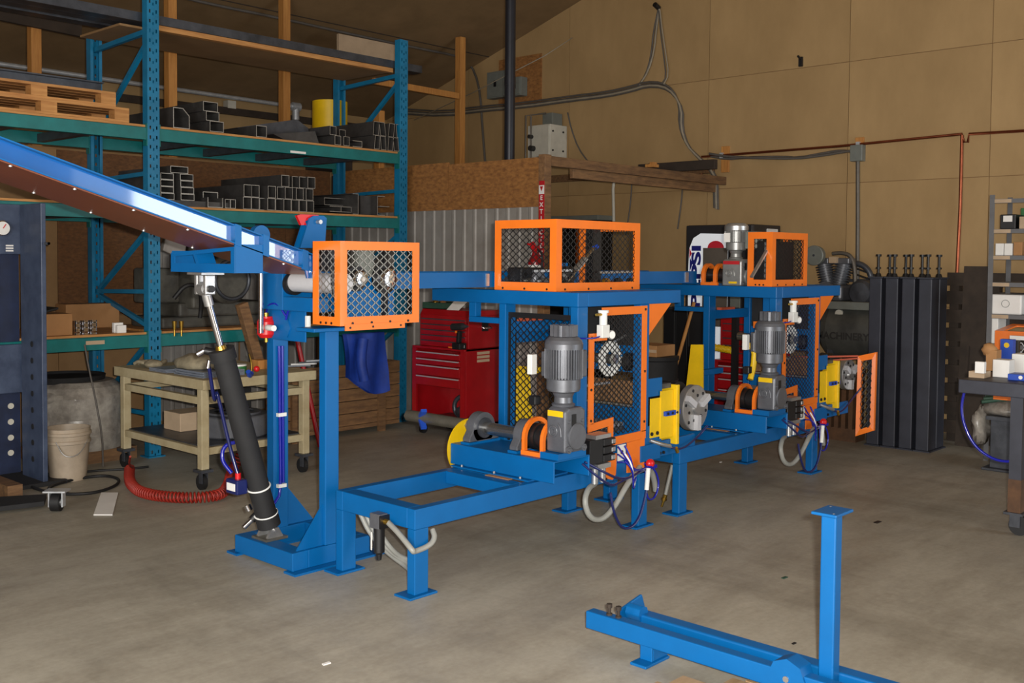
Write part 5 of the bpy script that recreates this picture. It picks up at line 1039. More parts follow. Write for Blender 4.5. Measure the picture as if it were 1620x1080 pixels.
    put(MB().cyl((gx+.02, yg-.03, 1.335), (gx+.09, yg-.03, 1.335), .008, n=8).cyl((gx+.125, yg-.03, 1.22), (gx+.15, yg-.03, 1.215), .01, n=8), 'fitting', 'brass', rg)
    put(MB().tube([(gx+.06, yg-.03, 1.21), (gx, yg-.03, 1.20), (xc-.02, ya-.01, 1.205), (xc-.03, ya+.1, 1.2)], .005, 6, 2), 'air_line', 'hose_blue', t)
    # sprockets behind the mesh
    sp = put(MB().lathe((xr-.11, ya+.16, 1.045), (0, -1, 0), [(0, .05), (0, .1), (.012, .105), (.02, .095), (.02, .05)], 30), 'sprocket', 'white', t)
    mb = MB()
    for k in range(24):
        a = 2*PI*k/24; mb.box(xr-.11+.10*math.cos(a)-.008, ya+.135, 1.045+.10*math.sin(a)-.008, xr-.11+.10*math.cos(a)+.008, ya+.155, 1.045+.10*math.sin(a)+.008)
    put(mb, 'tooth', 'white', sp, kind='stuff')
    put(MB().cyl((xr-.11, ya+.1, 1.045), (xr-.11, yb-.02, 1.045), .03, n=16), 'drive_shaft', 'shaft_steel', t)
    put(MB().lathe((xr+.03, ya+.12, 1.02), (0, -1, 0), [(0, 0), (0, .06), (.04, .055), (.05, .03), (.05, 0)], 20), 'bearing', 'black', t)
    c0, c1 = V(xr-.09, ya+.13, 1.15), V(xr+.05, ya+.13, 1.19) if not far else V(xr+.02, ya+.13, 1.36)
    put(MB().bar(c0, c1, .008, .012), 'chain', 'alu', t); put(MB().bar((xc+ta, ya+.14, .90), (xr-.12, ya+.14, .90), .012, .014), 'chain', 'alu', t)
    put(MB().box(xr-.25, ya+.1, .60, xr-.02, yb-.1, .625), 'roller_table', 'dark_steel', t)
    mb = MB()
    for k in range(6): mb.cyl((xr-.24+.04*k, ya+.1, .64), (xr-.24+.04*k, yb-.1, .64), .014, n=10)
    put(mb, 'roller', 'alu', t, kind='stuff')
    # motor base: inverted channel across the rails
    ch0, ch1 = X0+.882, X0+1.19
    yl, yrr = yb+.055, ya-.13
    put(MB().prism([(ch0, yrr, .442), (ch0, yrr, .562), (ch1, yrr, .562), (ch1, yrr, .442), (ch1-.009, yrr, .442), (ch1-.009, yrr, .553), (ch0+.009, yrr, .553), (ch0+.009, yrr, .442)], (0, yl-yrr, 0)), 'motor_base', 'blue', t, bevel=.004)
    put(MB().box(ch0-.03, ya+.03, .4335, ch1, yb+.02, .4415), 'base_plate', 'blue', t); 
    mb = MB()
    for y in (ya+.1, ya+.3, yb-.06): mb.cyl((ch0-.017, y, .4415), (ch0-.017, y, .452), .008, n=6)
    put(mb, 'bolt', 'alu', t, kind='stuff'); put(MB().box(ch0-.07, ya+.14, .434, ch0-.035, ya+.32, .437), 'cardboard_shim', 'cardboard', t)
    mx = X0+1.035
    if not far:
        put(MB().cyl((mx, yl, .52), (mx, yl+.008, .52), .172, n=40), 'yellow_disc', 'yellow', t)
        put(MB().cyl((mx, yl+.55, .652), (mx, yl-.04, .652), .037, n=6), 'hex_bar', 'hex_steel', t)
        cl = MB()
        for sg in (-1, 1): cl.bar((mx-.01, yl+.42, .652), (mx-.045, yl+.35, .652+.055*sg), .035, .02)
        put(cl, 'blue_clip', 'box_blue', t)
    yh = yl-.04 if not far else yl-.02
    put(MB().cyl((mx, yh, .652), (mx, ya+.02, .652), .036 if not far else .03, n=20), 'shaft', 'shaft_steel', t)
    put(MB().cyl((mx, yl-.02, .652), (mx, yl-.1, .652), .043, n=20), 'shaft_collar', 'cast', t)
    for yb_, big in ((yl-.10, 1), (ya+.20, 1)):
        if far and yb_ > ya+.4: continue
        bl = put(MB().lathe((mx, yb_+.03, .652), (0, -1, 0), [(0, .05), (0, .092), (.06, .092), (.06, .05), (0, .05)], 28).prism([(mx-.12, yb_-.03, .578), (mx+.12, yb_-.03, .578), (mx+.12, yb_-.03, .60), (mx+.085, yb_-.03, .652), (mx-.085, yb_-.03, .652), (mx-.12, yb_-.03, .60)], (0, .06, 0)), 'pillow_block', 'cast', t, bevel=.004)
        put(MB().lathe((mx, yb_+.035, .652), (0, -1, 0), [(0, .036), (0, .06), (.075, .06), (.075, .036)], 24), 'bearing_insert', 'dark_steel', bl)
        put(MB().cyl((mx-.10, yb_, .60), (mx-.10, yb_, .615), .012, n=6).cyl((mx+.10, yb_, .60), (mx+.10, yb_, .615), .012, n=6), 'bolt', 'cast', bl); put(MB().box(mx-.13, yb_-.035, .5625, mx+.13, yb_+.035, .577), 'bearing_pad', 'blue', bl)
    # coupling under its orange hoop guard
    yc0, yc1 = ya+.145, ya-.012
    put(MB().lathe((mx, yc0, .652), (0, -1, 0), [(0, 0), (0, .075), (.05, .075), (.052, .065), (.07, .065), (.072, .075), (.12, .075), (.12, 0)], 28), 'coupling', 'black', t)
    for y in (yc0, yc1+.022):
        A = [(mx-.112, y, .564), (mx-.112, y, .652)]+[(mx+.112*math.cos(PI-k*PI/12), y, .652+.112*math.sin(PI-k*PI/12)) for k in range(1, 12)]+[(mx+.112, y, .652), (mx+.112, y, .564)]
        B = [(mx-.088, y, .564), (mx-.088, y, .652)]+[(mx+.088*math.cos(PI-k*PI/12), y, .652+.088*math.sin(PI-k*PI/12)) for k in range(1, 12)]+[(mx+.088, y, .652), (mx+.088, y, .564)]
        mb = MB(); n = len(A); a_ = [Vector(p) for p in A+B]; e = Vector((0, -.022, 0)); vs = a_+[p+e for p in a_]; fs = []
        for k in range(n-1): fs += [(k, k+1, n+k+1, n+k), (2*n+k, 3*n+k, 3*n+k+1, 2*n+k+1), (k, 2*n+k, 2*n+k+1, k+1), (n+k, n+k+1, 3*n+k+1, 3*n+k)]
        put(mb.add(vs, fs), 'hoop_guard', 'orange', t)
    put(MB().box(mx-.118, yc1, .563, mx-.088, yc0, .588).box(mx+.088, yc1, .563, mx+.118, yc0, .588), 'hoop_base', 'orange', t)
    put(MB().box(mx-.12, ya-.13, .563, mx+.12, ya+.0, .598), 'motor_pad', 'blue', t)
    zb, zf = gearmotor(t, mx, ya-.062, .599, 1.0)
    put(MB().box(mx-.03, ya+.045, zb+.06, mx+.03, ya+.08, zb+.2), 'terminal_box', 'motor', t, bevel=.008); put(MB().box(mx+.10, ya-.11, zb+.06, mx+.15, ya-.02, zb+.21), 'terminal_box', 'motor', t, bevel=.008)
    put(MB().box(mx-.15, ya+.04, zb+.08, mx-.105, ya+.075, zb+.19), 'white_tag', 'white', t, bevel=.004)
    put(MB().box(mx-.13, ya+.03, zb-.09, mx-.08, ya+.08, zb-.04), 'plug', 'black', t, bevel=.006)
    # valve block with tubes
    vb = V(gx-.005, ya-.075, 0)
    vv = put(MB().box(gx-.12, ya-.12, .495, gx-.0, ya-.03, .635), 'valve_block', 'black', t, bevel=.004)
    put(MB().box(gx-.08, ya-.13, .637, gx+.06, ya-.04, .66), 'manifold', 'alu', vv); put(MB().box(gx-.06, ya-.13, .465, gx+.06, ya-.04, .492), 'manifold', 'alu', vv)
    for k in range(3):
        put(MB().box(gx+.002, ya-.125, .498+.046*k, gx+.11, ya-.04, .538+.046*k), 'solenoid', 'black', vv, bevel=.004); put(MB().box(gx+.07, ya-.13, .505+.046*k, gx+.105, ya-.125, .53+.046*k), 'solenoid_cap', 'alu', vv, bevel=.004)
    for k in range(2): put(MB().cyl((gx-.03+.07*k, ya-.085, .375), (gx-.03+.07*k, ya-.085, .464), .02, n=14), 'muffler', 'alu', vv)
    ol = put(MB().box(gx+.285, yg-.0, .45, gx+.36, yg+.006, .545), 'outlet_plate', 'white', t); put(MB().cyl((gx+.32, yg-.004, .5), (gx+.32, yg, .5), .012, n=12), 'outlet_hole', 'black', ol); put(MB().box(gx+.26, yg+.02, .40, gx+.40, yg+.03, .56), 'blue_backing', 'blue', t)
    # lower hoses: grey conduit and blue air lines
    hx = xr-.02
    put(MB().tube([(hx-.05, ya-.06, .40), (hx-.22, ya-.10, .34), (hx-.33, ya-.08, .20), (hx-.42, ya-.06, .14), (hx-.52, ya-.05, .17), (hx-.56, ya-.04, .27), (hx-.5, ya-.02, .335), (hx-.40, ya+.01, .34)], .017, 10, 2), 'grey_conduit', 'hose_grey', t)
    put(MB().tube([(hx+.11, ya-.03, .35), (hx+.16, ya-.02, .28), (hx+.19, ya-.01, .21)], .017, 10, 2), 'grey_conduit', 'hose_grey', t)
    put(MB().tube([(hx-.02, ya-.1, .40), (hx-.06, ya-.12, .25), (hx-.15, ya-.12, .08), (hx-.27, ya-.1, .06), (hx-.36, ya-.1, .18), (hx-.38, ya-.09, .3)], .008, 8, 2), 'air_line', 'hose_navy', t)
    put(MB().tube([(hx-.03, ya-.08, .42), (hx+.06, ya-.09, .38), (hx+.115, ya-.09, .29), (hx+.08, ya-.09, .20), (hx+.0, ya-.09, .19), (hx-.03, ya-.09, .27), (hx-.02, ya-.08, .40)], .006, 8, 2), 'air_line', 'hose_blue', t)
    for k in range(3): put(MB().tube([(gx+.14, ya-.12, .48+.045*k), (gx+.22, ya-.14, .47), (gx+.28+.02*k, ya-.12, .40), (hx-.03+.01*k, ya-.10, .40)], .005, 6, 2), 'air_line', 'hose_blue', t)
    put(MB().tube([(ch1-.02, yrr+.02, .52), (ch1+.1, ya-.16, .45), (ch1+.24, ya-.16, .39), (ch1+.4, ya-.12, .37), (hx-.05, ya-.1, .40)], .007, 8, 2), 'air_line', 'hose_navy', t)
    put(MB().tube([(ch1-.03, yrr+.03, .51), (ch1+.02, yrr-.02, .45), (ch1+.16, ya-.16, .36), (ch1+.3, ya-.12, .36), (hx-.05, ya-.1, .39)], .007, 8, 2), 'air_line', 'hose_navy', t)
    for k in range(3): put(MB().tube([(gx+.15, ya-.16, .49+.045*k), (gx+.19, ya-.19, .44+.02*k), (gx+.24, ya-.16, .33-.02*k), (gx+.29, ya-.14, .37)], .0055, 6, 2), 'air_line', 'hose_blue' if k != 1 else 'white', t)
    f_ = put(MB().ball((hx+.0, ya-.1, .42), .032, .025, .028, 14, 10), 'quick_coupler', 'red_plastic', t); put(MB().cyl((hx-.04, ya-.115, .40), (hx-.055, ya-.115, .27), .014, n=12), 'silencer', 'white', f_); put(MB().box(hx-.03, ya-.12, .39, hx+.045, ya-.085, .41), 'tee_fitting', 'hose_blue', f_)
    # output side: blue tabs, yellow head, blue arm and chuck
    for z0, z1 in ((.80, .915), (.50, .62)): steel(MB().box(xe+.001, ya+.005, z0, xe+.155, ya+.017, z1), 'mount_tab')
    steel(MB().box(xr-.005, ya-.02, .41, xe+.11, ya-.008, .51), 'mount_tab')
    mb = MB()
    for a in (.05, .09):
        for z in (.435, .485): mb.cyl((xe+a+.09, ya+.01, z), (xe+a+.09, ya-.0, z), .01, n=8)
    steel(MB().box(xe+.09, ya+.01, .41, xe+.55, ya+.03, .51), 'output_arm'); put(mb, 'bolt', 'black', t, kind='stuff')
    put(MB().box(xe+.02, ya-.004, .545, xe+.18, ya+.003, .79).box(xe+.12, ya-.01, .53, xe+.27, ya-.003, .83), 'head_plate', 'yellow', t)
    put(MB().box(xe+.262, ya-.035, .48, xe+.292, ya+.1, .86), 'head_flange', 'yellow', t, bevel=.003)
    put(MB().box(xe+.15, ya-.03, .67, xe+.31, ya-.011, .70), 'slide_arm', 'box_blue', t)
    mb = MB()
    for a in (.17, .22, .27): mb.cyl((xe+a, ya-.03, .685), (xe+a, ya-.036, .685), .009, n=8)
    for a in (.03, .09): mb.cyl((xe+a, ya-.012, .57), (xe+a, ya-.004, .57), .012, n=8)
    put(mb, 'bolt', 'black', t, kind='stuff'); put(MB().box(xe+.16, ya+.01, .84, xe+.26, ya+.06, .87), 'guide_block', 'dark_steel', t)
    cc = at(1100, 645, Y=ya+.1) if not far else at(1343, 592, Y=ya+.1)
    R_ = .155 if not far else .13
    ck = put(MB().lathe((cc.x, cc.y, cc.z), (.0, -1, 0), [(-.09, 0), (-.09, R_*.5), (-.05, R_*.55), (-.05, R_*.97), (-.045, R_), (0, R_), (.004, R_*.97), (.004, .04), (.02, .035), (.02, 0)], 40), 'chuck', 'alu', t)
    dn = V(.0, -1, 0).normalized(); uu, ww, _d = frame_of(dn)
    for k in range(3):
        a = .5+2*PI*k/3; e = uu*math.cos(a)+ww*math.sin(a); c_ = V(*cc)+dn*.02
        put(MB().bar(c_+e*.045, c_+e*R_*.95, .04, .035, dn), 'jaw', 'roller_skin', ck)
    mb = MB()
    for k in range(12):
        a = .3+2*PI*k/12; e = uu*math.cos(a)+ww*math.sin(a); c_ = V(*cc)+e*R_*(.8 if k % 2 else .55); mb.cyl(c_+dn*.003, c_+dn*.008, .011, n=8)
    put(mb, 'bolt', 'black', ck, kind='stuff')
    put(MB().bar((xe+.28, ya+.24, cc.z), (cc.x-.0, ya+.26, cc.z), .09, .10), 'spindle_housing', 'black', t); put(MB().lathe((cc.x-.02, ya+.34, cc.z+.05), (0, -1, 0), [(0, 0), (0, .12), (.12, .12), (.14, .08), (.14, 0)], 24), 'spindle_motor', 'black', t)
    put(MB().tube([(xe+.20, ya-.02, .47), (xe+.3, ya-.05, .44), (cc.x-.12, ya, cc.z-.17), (cc.x-.05, ya-.03, cc.z-.10)], .007, 8, 2), 'air_line', 'hose_navy', t)
    put(MB().tube([(xe+.02, ya-.0, .53), (xe+.1, ya-.03, .50), (xe+.2, ya-.03, .475)], .012, 8, 1), 'grease_line', 'alu', t); put(MB().cyl((xe+.25, ya-.04, .46), (xe+.27, ya-.04, .43), .012, n=10), 'brass_fitting', 'brass', t)
    # things on top
    if not far:
        wall_cage(t, xc+.022, xc+.845, ya+.185, ya+.68, 1.463, 1.885)
        put(MB().cyl((xc+.12, ya+.3, 1.52), (xc+.12, ya+.67, 1.52), .02, n=14), 'drive_shaft', 'shaft_steel', t)
        for x, y in ((xc+.12, ya+.42), (xc+.16, ya+.60)):
            s_ = put(MB().lathe((x, y, 1.53), (0, -1, 0), [(0, .02), (0, .05), (.02, .055), (.03, .045), (.03, .02)], 24), 'sprocket', 'cast', t)
        put(MB().box(xc+.07, ya+.5, 1.463, xc+.28, ya+.62, 1.60), 'gear_case', 'black', t, bevel=.01); put(MB().lathe((xc+.30, ya+.42, 1.55), (0, -1, 0), [(0, 0), (0, .06), (.1, .06), (.12, .04), (.12, 0)], 20), 'top_motor', 'black', t)
        put(MB().bar((xc+.06, ya+.40, 1.58), (xc+.30, ya+.30, 1.585), .02, .014).bar((xc+.06, ya+.44, 1.475), (xc+.30, ya+.30, 1.48), .02, .014), 'chain', 'alu', t)
        a, b = at(897, 444, Y=ya+.30), at(940, 392, Y=ya+.30); put(MB().bar(a, b, .02, .012), 'turnbuckle', 'chrome', t); m_ = (a+b)/2; put(MB().bar(m_-(b-a)*.18, m_+(b-a)*.18, .03, .022), 'turnbuckle_body', 'alu', t)
        put(MB().cyl(b, b+V(.03, 0, .01), .014, n=10), 'blue_eye', 'box_blue', t)
        a = at(890, 425, Y=ya+.36); put(MB().prism([(a.x-.08, a.y, 1.463), (a.x+.05, a.y, 1.463), (a.x+.05, a.y, 1.63), (a.x, a.y, 1.63)], (0, .012, 0)), 'bracket_plate', 'blue', t)
        for k in range(4): p = at(935+20*k, 443, Y=ya+.36); put(MB().lathe((p.x, p.y, 1.50), (0, -1, 0), [(0, 0), (0, .035), (.03, .035), (.03, 0)], 16), 'idler', 'brass' if k == 1 else 'black', t)
        a, b = at(948, 431, Y=ya+.45), at(1004, 430, Y=ya+.45); put(MB().bar(a, b, .012, .014), 'chain', 'alu', t)
        a = at(938, 400, Y=ya+.5); put(MB().box(a.x, a.y, 1.463, a.x+.09, a.y+.06, 1.86), 'mast', 'black', t)
    else:
        cx0 = xc+.022; wall_cage(t, cx0, cx0+.545, ya+.05, ya+.255, 1.463, 1.865, far=True)
        p = at(1163, 452, X=xc+.06)
        mc = V(xc+.10, ya+.40, 0); zb, zf = gearmotor(t, mc.x, mc.y, 1.463, .82, 'motor_light', labelc='sign_red', tall=.78, fan=False, gw=1.45)
        put(MB().box(mc.x-.03, mc.y-.19, zb+.0, mc.x+.07, mc.y-.09, zb+.13), 'terminal_box', 'panel_grey', t, bevel=.008); put(MB().box(mc.x-.095, mc.y-.0, zb+.05, mc.x-.085, mc.y+.05, zb+.12), 'data_plate', 'paper', t)
        put(MB().lathe((mc.x, mc.y, zf), (0, 0, 1), [(-.02, .084), (-.01, .09), (.022, .09), (.034, .082), (.038, 0)], 32), 'fan_cowl', 'alu', t)
        put(MB().box(mc.x-.1025, mc.y-.07, 1.48, mc.x-.1012, mc.y-.0, 1.495), 'label_plate', 'yellow', t)
        yy = at(1127, 440, X=xc+.06).y
        for dy in (-.06, .045):
            A = [(xc+.02+.08-.08*math.cos(k*PI/12), yy+dy, 1.55+.08*math.sin(k*PI/12)) for k in range(13)]; A = [(xc+.02, yy+dy, 1.463)]+A+[(xc+.18, yy+dy, 1.463)]
            B = [(xc+.10+(p_[0]-xc-.10)*.75, yy+dy, 1.463+(p_[2]-1.463)*.86) for p_ in A]
            mb = MB(); n = len(A); a_ = [Vector(q_) for q_ in A+B]; e = Vector((0, .03, 0)); vs = a_+[q_+e for q_ in a_]; fs = []
            for k in range(n-1): fs += [(k, k+1, n+k+1, n+k), (2*n+k, 3*n+k, 3*n+k+1, 2*n+k+1), (k, 2*n+k, 2*n+k+1, k+1), (n+k, n+k+1, 3*n+k+1, 3*n+k)]
            put(mb.add(vs, fs), 'hoop_guard', 'orange', t)
        put(MB().box(xc+.012, yy-.075, 1.463, xc+.03, yy+.075, 1.485), 'hoop_base', 'orange', t); put(MB().cyl((xc+.10, yy+.1, 1.54), (xc+.10, yy-.16, 1.54), .05, n=20), 'coupling', 'black', t)
        a, b = at(1189, 438, Y=ya+.10), at(1214, 395, Y=ya+.10); put(MB().bar(a, b, .022, .014), 'turnbuckle', 'alu', t)
        put(MB().box(cx0+.06, ya+.14, 1.463, cx0+.5, ya+.235, 1.80), 'gear_case', 'black', t, bevel=.01)
        # yellow pipe crank by the motor
        a = [at(1183, 545, Y=ya+.2), at(1194, 553, Y=ya+.15), at(1192, 580, Y=ya+.15), at(1187, 600, Y=ya+.15)]
        put(MB().tube(a, .022, 10, 1), 'yellow_hose_arm', 'yellow', t)
        # orange door frame and rod beyond the output head
        a, b, c, d = at(1357, 562, Y=ya), at(1386, 557, Y=ya-.15), at(1382, 681, Y=ya-.15), at(1354, 690, Y=ya)
        x_ = 8.2
        A = [at(1357, 563, X=x_+.05), at(1386, 557, X=x_+.15), at(1382, 681, X=x_+.15), at(1353, 690, X=x_+.05)]
        ctr = sum(A, Vector())/4; B = [p_.lerp(ctr, .0) for p_ in A]
        B = [at(1363, 571, X=x_+.06), at(1379.5, 568, X=x_+.14), at(1375.5, 674, X=x_+.14), at(1360, 679, X=x_+.06)]
        put(MB().ring(A, B, (.03, -.0, 0)), 'door_frame', 'orange', t)
        n_ = (A[1]-A[0]).cross(A[3]-A[0]).normalized(); put(lattice(B[0], B[1]-B[0], B[3]-B[0], n_, .03, .06), 'wire_mesh', 'black', t, kind='stuff')
        put(MB().bar((xe+.05, ya+.3, A[0].z+.01), A[0], .014, .014).bar((xe+.05, ya+.25, A[0].z-.03), A[0]+V(0, 0, -.02), .01, .012), 'door_rail', 'orange_red', t)
    return t
near = station(3.329, False)
farr = station(5.614, True)
# grey conduit coil under the near frame, filter, dangling brass hose
t = thing('air_filter_unit', 'black air filter bowl hung on the front rail of the near station', 'filter', (3.3, 3.95, .25))
fx = 3.329; fy = at(600, 822, X=fx-.03).y; fz = at(600, 822, X=fx-.03).z
put(MB().box(fx-.06, fy-.035, fz-.04, fx-.002, fy+.04, fz+.035), 'filter_head', 'cast', t, bevel=.005)
put(MB().box(fx-.062, fy-.045, fz-.035, fx-.0, fy-.036, fz+.03), 'black_side', 'black', t)
put(MB().lathe((fx-.03, fy, fz-.17), (0, 0, 1), [(-.03, 0), (-.03, .012), (0, .016), (.01, .028), (.13, .028), (.13, 0)], 20), 'filter_bowl', 'black', t)
put(MB().box(fx-.062, fy+.02, fz-.15, fx-.058, fy+.027, fz-.06), 'sight_glass', 'white', t)
put(MB().cyl((fx-.03, fy-.045, fz), (fx-.03, fy-.075, fz-.002), .014, n=12).cyl((fx-.03, fy+.04, fz+.01), (fx-.03, fy+.06, fz+.01), .008, n=10), 'brass_fitting', 'brass', t)
put(MB().tube([(fx-.03, fy-.07, fz-.002), (fx-.035, fy-.15, fz-.035), (fx-.04, fy-.26, fz-.10), (fx-.02, 3.70, fz-.115), (fx+.08, 3.69, fz-.10), (fx+.12, 3.70, fz-.07), (fx+.13, 3.73, fz-.04)], .014, 10, 3), 'grey_hose', 'hose_grey', t)
for k in range(3):
    put(MB().tube([(fx+.1, 4.27-.05*k, .32), (fx+.12, 4.20-.05*k, .20), (fx+.14, 4.08-.04*k, .12), (fx+.13, 3.92-.03*k, .085+.02*k), (fx+.05, 3.79, .10+.02*k)], .013, 8, 2), 'grey_hose', 'hose_grey', t)
p = at(1068, 745, X=5.62)
solo(MB().tube([at(1064, 735, X=5.66), at(1058, 760, X=5.64), at(1053, 782, X=5.62)], .013, 8, 1), 'drain_hose', 'hose_grey', 'short grey hose hanging beside the left leg of the far station', 'hose')
a, b = at(1053, 782, X=5.62), at(1047, 801, X=5.62)
solo(MB().cyl(a, a.lerp(b, .5), .014, n=12).cyl(a.lerp(b, .5), b, .008, n=10).cyl(a.lerp(b, .3), a.lerp(b, .45), .018, n=6), 'brass_coupling', 'brass', 'brass hose coupling dangling beside the far station leg', 'coupling')
# yellow guard and floor sheet between the stations
gx_ = 6.55; A = [at(1084, 625, X=gx_), at(1112, 625, X=gx_), at(1112, 545, X=gx_), at(1093, 545, X=gx_)]
put(MB().prism(A, (.012, 0, 0)), 'yellow_guard', 'yellow', farr); put(MB().box(gx_+.013, A[1].y+.01, .80, 6.845, A[1].y+.05, .84), 'guard_bracket', 'blue', farr)
A = [at(1050, 702, z=.005), at(1082, 707, z=.005), at(1092, 691, z=.005)]
solo(MB().prism(A, (0, 0, .008)), 'yellow_sheet', 'yellow', 'yellow sheet lying on the floor seen through the far station frame', 'sheet')
# horizontal conveyor bed
t = thing('conveyor_bed', 'long straight blue conveyor bed running over both stations', 'conveyor', (5.2, 4.66, 1.47))
cy0_, cy1_ = 4.41, 4.90
for a, b in ((3.45, 4.545), (4.56, 6.86)):
    for y in (cy0_, cy1_-.04):
        put(MB().prism([(a, y, 1.478), (a, y+.04, 1.478), (a, y+.04, 1.484), (a, y+.006, 1.484), (a, y+.006, 1.562), (a, y+.04, 1.562), (a, y+.04, 1.568), (a, y, 1.568)], (b-a, 0, 0)), 'side_channel', 'blue', t)
    put(MB().box(a, cy0_+.042, 1.54, b, cy1_-.042, 1.548), 'slider_plate', 'galvanised', t)
put(MB().box(4.52, cy0_-.008, 1.485, 4.545, cy0_, 1.56), 'splice_plate', 'alu', t); put(MB().box(6.70, cy0_-.008, 1.485, 6.74, cy0_, 1.56), 'splice_plate', 'alu', t)
for x in (3.9, 4.3, 5.7, 6.3): put(MB().box(x, cy0_+.042, 1.48, x+.05, cy1_-.042, 1.50), 'cross_tie', 'blue', t)
put(MB().box(6.86, cy0_, 1.470, 6.95, cy1_, 1.478), 'end_plate', 'blue', t)

# ================================================================== INFEED STAND WITH TILTING BOOM
t = thing('tilting_infeed_conveyor', 'blue infeed stand with a raised boom, hydraulic cylinder and small orange cage at left', 'conveyor', (3.4, 4.72, 0))
bx0, bx1, by0, by1 = 3.141, 3.66, 4.455, 5.0
def st(mb, name, bevel=.004, m_='blue'): return put(mb, name, m_, t, bevel=bevel)
st(MB().box(bx0, by0, .012, bx0+.10, by1, .108), 'base_rail'); st(MB().box(bx0+.10, by0, .012, bx1, by0+.056, .108), 'base_rail'); st(MB().box(bx0+.10, by1-.056, .012, bx1, by1, .108), 'base_rail'); st(MB().box(bx1-.09, by0+.056, .012, bx1, by1-.056, .108), 'base_rail')
for x, y in ((bx0-.02, by0-.05), (bx0-.02, by1-.05)): put(MB().box(x, y, 0, bx1+.1, y+.1, .0118), 'floor_plate', 'blue', t)
pxa = 3.351
pR = st(MB().box(pxa, by0, .109, pxa+.09, by0+.056, 1.262), 'post'); pL = st(MB().box(pxa, 4.935, .109, pxa+.1, 5.0, 1.50), 'post')
put(MB().prism([(pxa-.001, by0+.02, .109), (pxa-.17, by0+.02, .109), (pxa-.001, by0+.02, .33)], (0, .01, 0)), 'gusset', 'blue', t); put(MB().prism([(pxa+.091, by1-.03, .109), (pxa+.30, by1-.03, .109), (pxa+.091, by1-.03, .36)], (0, .01, 0)), 'gusset', 'blue', t)
st(MB().box(pxa-.14, by0-.09, 1.263, pxa+.33, by0+.07, 1.283), 'cage_shelf')
# head box carrying the drum
hx0 = 3.30
st(MB().box(hx0, 4.775, 1.36, hx0+.5, 4.965, 1.585), 'head_cheek'); st(MB().box(hx0, 4.44, 1.36, hx0+.06, 4.774, 1.435), 'head_beam'); st(MB().box(pxa-.01, 4.62, 1.19, pxa+.0, by1-.06, 1.36), 'web_plate')
put(MB().cyl((hx0+.06, 4.735, 1.515), (hx0+.06, 4.30, 1.515), .054, n=32), 'drum_roller', 'roller_skin', t); put(MB().cyl((hx0+.06, 4.774, 1.505), (hx0+.06, 4.737, 1.505), .062, n=24), 'drum_bearing', 'black', t)
put(MB().box(hx0+.12, 4.47, 1.36, hx0+.5, 4.53, 1.56), 'head_cheek', 'blue', t, bevel=.004)
# boom
ang = math.atan(.299); bxs, bxe = .9, 3.30
sy0, sy1 = 4.45, 4.95
def bz(x): return 1.676-.299*(x-3.245)      # top edge of the boom side
def boomside(y, sgn):
    tkn = .006; fl = .038*sgn
    for za, zb, y0_, y1_ in ((-.088, -.006, y, y+tkn*sgn), (-.006, 0, y, y+fl), (-.094, -.088, y, y+fl)):
        put(MB().prism([(bxs, y0_, bz(bxs)+za), (bxe, y0_, bz(bxe)+za), (bxe, y0_, bz(bxe)+zb), (bxs, y0_, bz(bxs)+zb)], (0, y1_-y0_, 0)), 'boom_channel', 'blue_gloss', t)
boomside(sy0+.036, 1)
for zl, zh in ((-.006, 0), (-.094, -.088)): put(MB().prism([(bxs, sy0, bz(bxs)+zl), (bxe, sy0, bz(bxe)+zl), (bxe, sy0, bz(bxe)+zh), (bxs, sy0, bz(bxs)+zh)], (0, .036, 0)), 'boom_flange', 'blue', t)
boomside(sy1, -1)
put(MB().prism([(bxs, sy0+.01, bz(bxs)-.10), (bxe, sy0+.01, bz(bxe)-.10), (bxe, sy0+.01, bz(bxe)-.094), (bxs, sy0+.01, bz(bxs)-.094)], (0, sy1-sy0-.02, 0)), 'under_belt', 'belt', t)
mb = MB()
for k in range(6):
    x = 1.75+.27*k
    for y in (sy0+.025, sy1-.05): mb.cyl((x, y, bz(x)-.100), (x, y, bz(x)-.106), .009, n=8)
put(mb, 'screw', 'alu', t, kind='stuff')
for x in (2.80, 2.96, 3.2): put(MB().prism([(x, sy0-.004, bz(x)-.10), (x+.035, sy0-.004, bz(x+.035)-.10), (x+.035, sy0-.004, bz(x+.035)+.004), (x, sy0-.004, bz(x)+.004)], (0, .04, 0)), 'stiffener', 'blue', t)
put(MB().cyl((3.02, sy0+.1, bz(3.02)+.02), (3.02, sy0+.14, bz(3.02)+.02), .05, n=24), 'boom_disc', 'blue', t)
# bracket beam under the boom
kx0, kx1 = 2.74, 2.90; kz = bz(2.82)-.103
put(MB().box(2.80, sy0, kz-.13, 2.96, sy0+.008, kz+.012), 'bracket_cheek', 'blue', t); put(MB().box(2.80, sy1+.10, kz-.13, 2.96, sy1+.108, kz-.02), 'bracket_cheek', 'blue', t)
put(MB().box(2.80, sy0+.008, kz-.13, 2.96, sy1+.10, kz-.122), 'bracket_floor', 'blue', t)
put(MB().ring([(2.795, sy0, kz-.13), (2.795, sy1+.108, kz-.13), (2.795, sy1+.108, kz-.03), (2.795, sy0, kz+.0)], [(2.795, sy0+.03, kz-.085), (2.795, sy1+.07, kz-.085), (2.795, sy1+.07, kz-.05), (2.795, sy0+.03, kz-.02)], (.006, 0, 0)), 'bracket_front', 'blue', t)
put(MB().prism([(2.797, sy1-.17, kz-.085), (2.797, sy1-.14, kz-.085), (2.797, sy1-.10, kz-.02), (2.797, sy1-.13, kz-.02)], (.1, 0, 0)), 'inner_rib', 'blue', t)
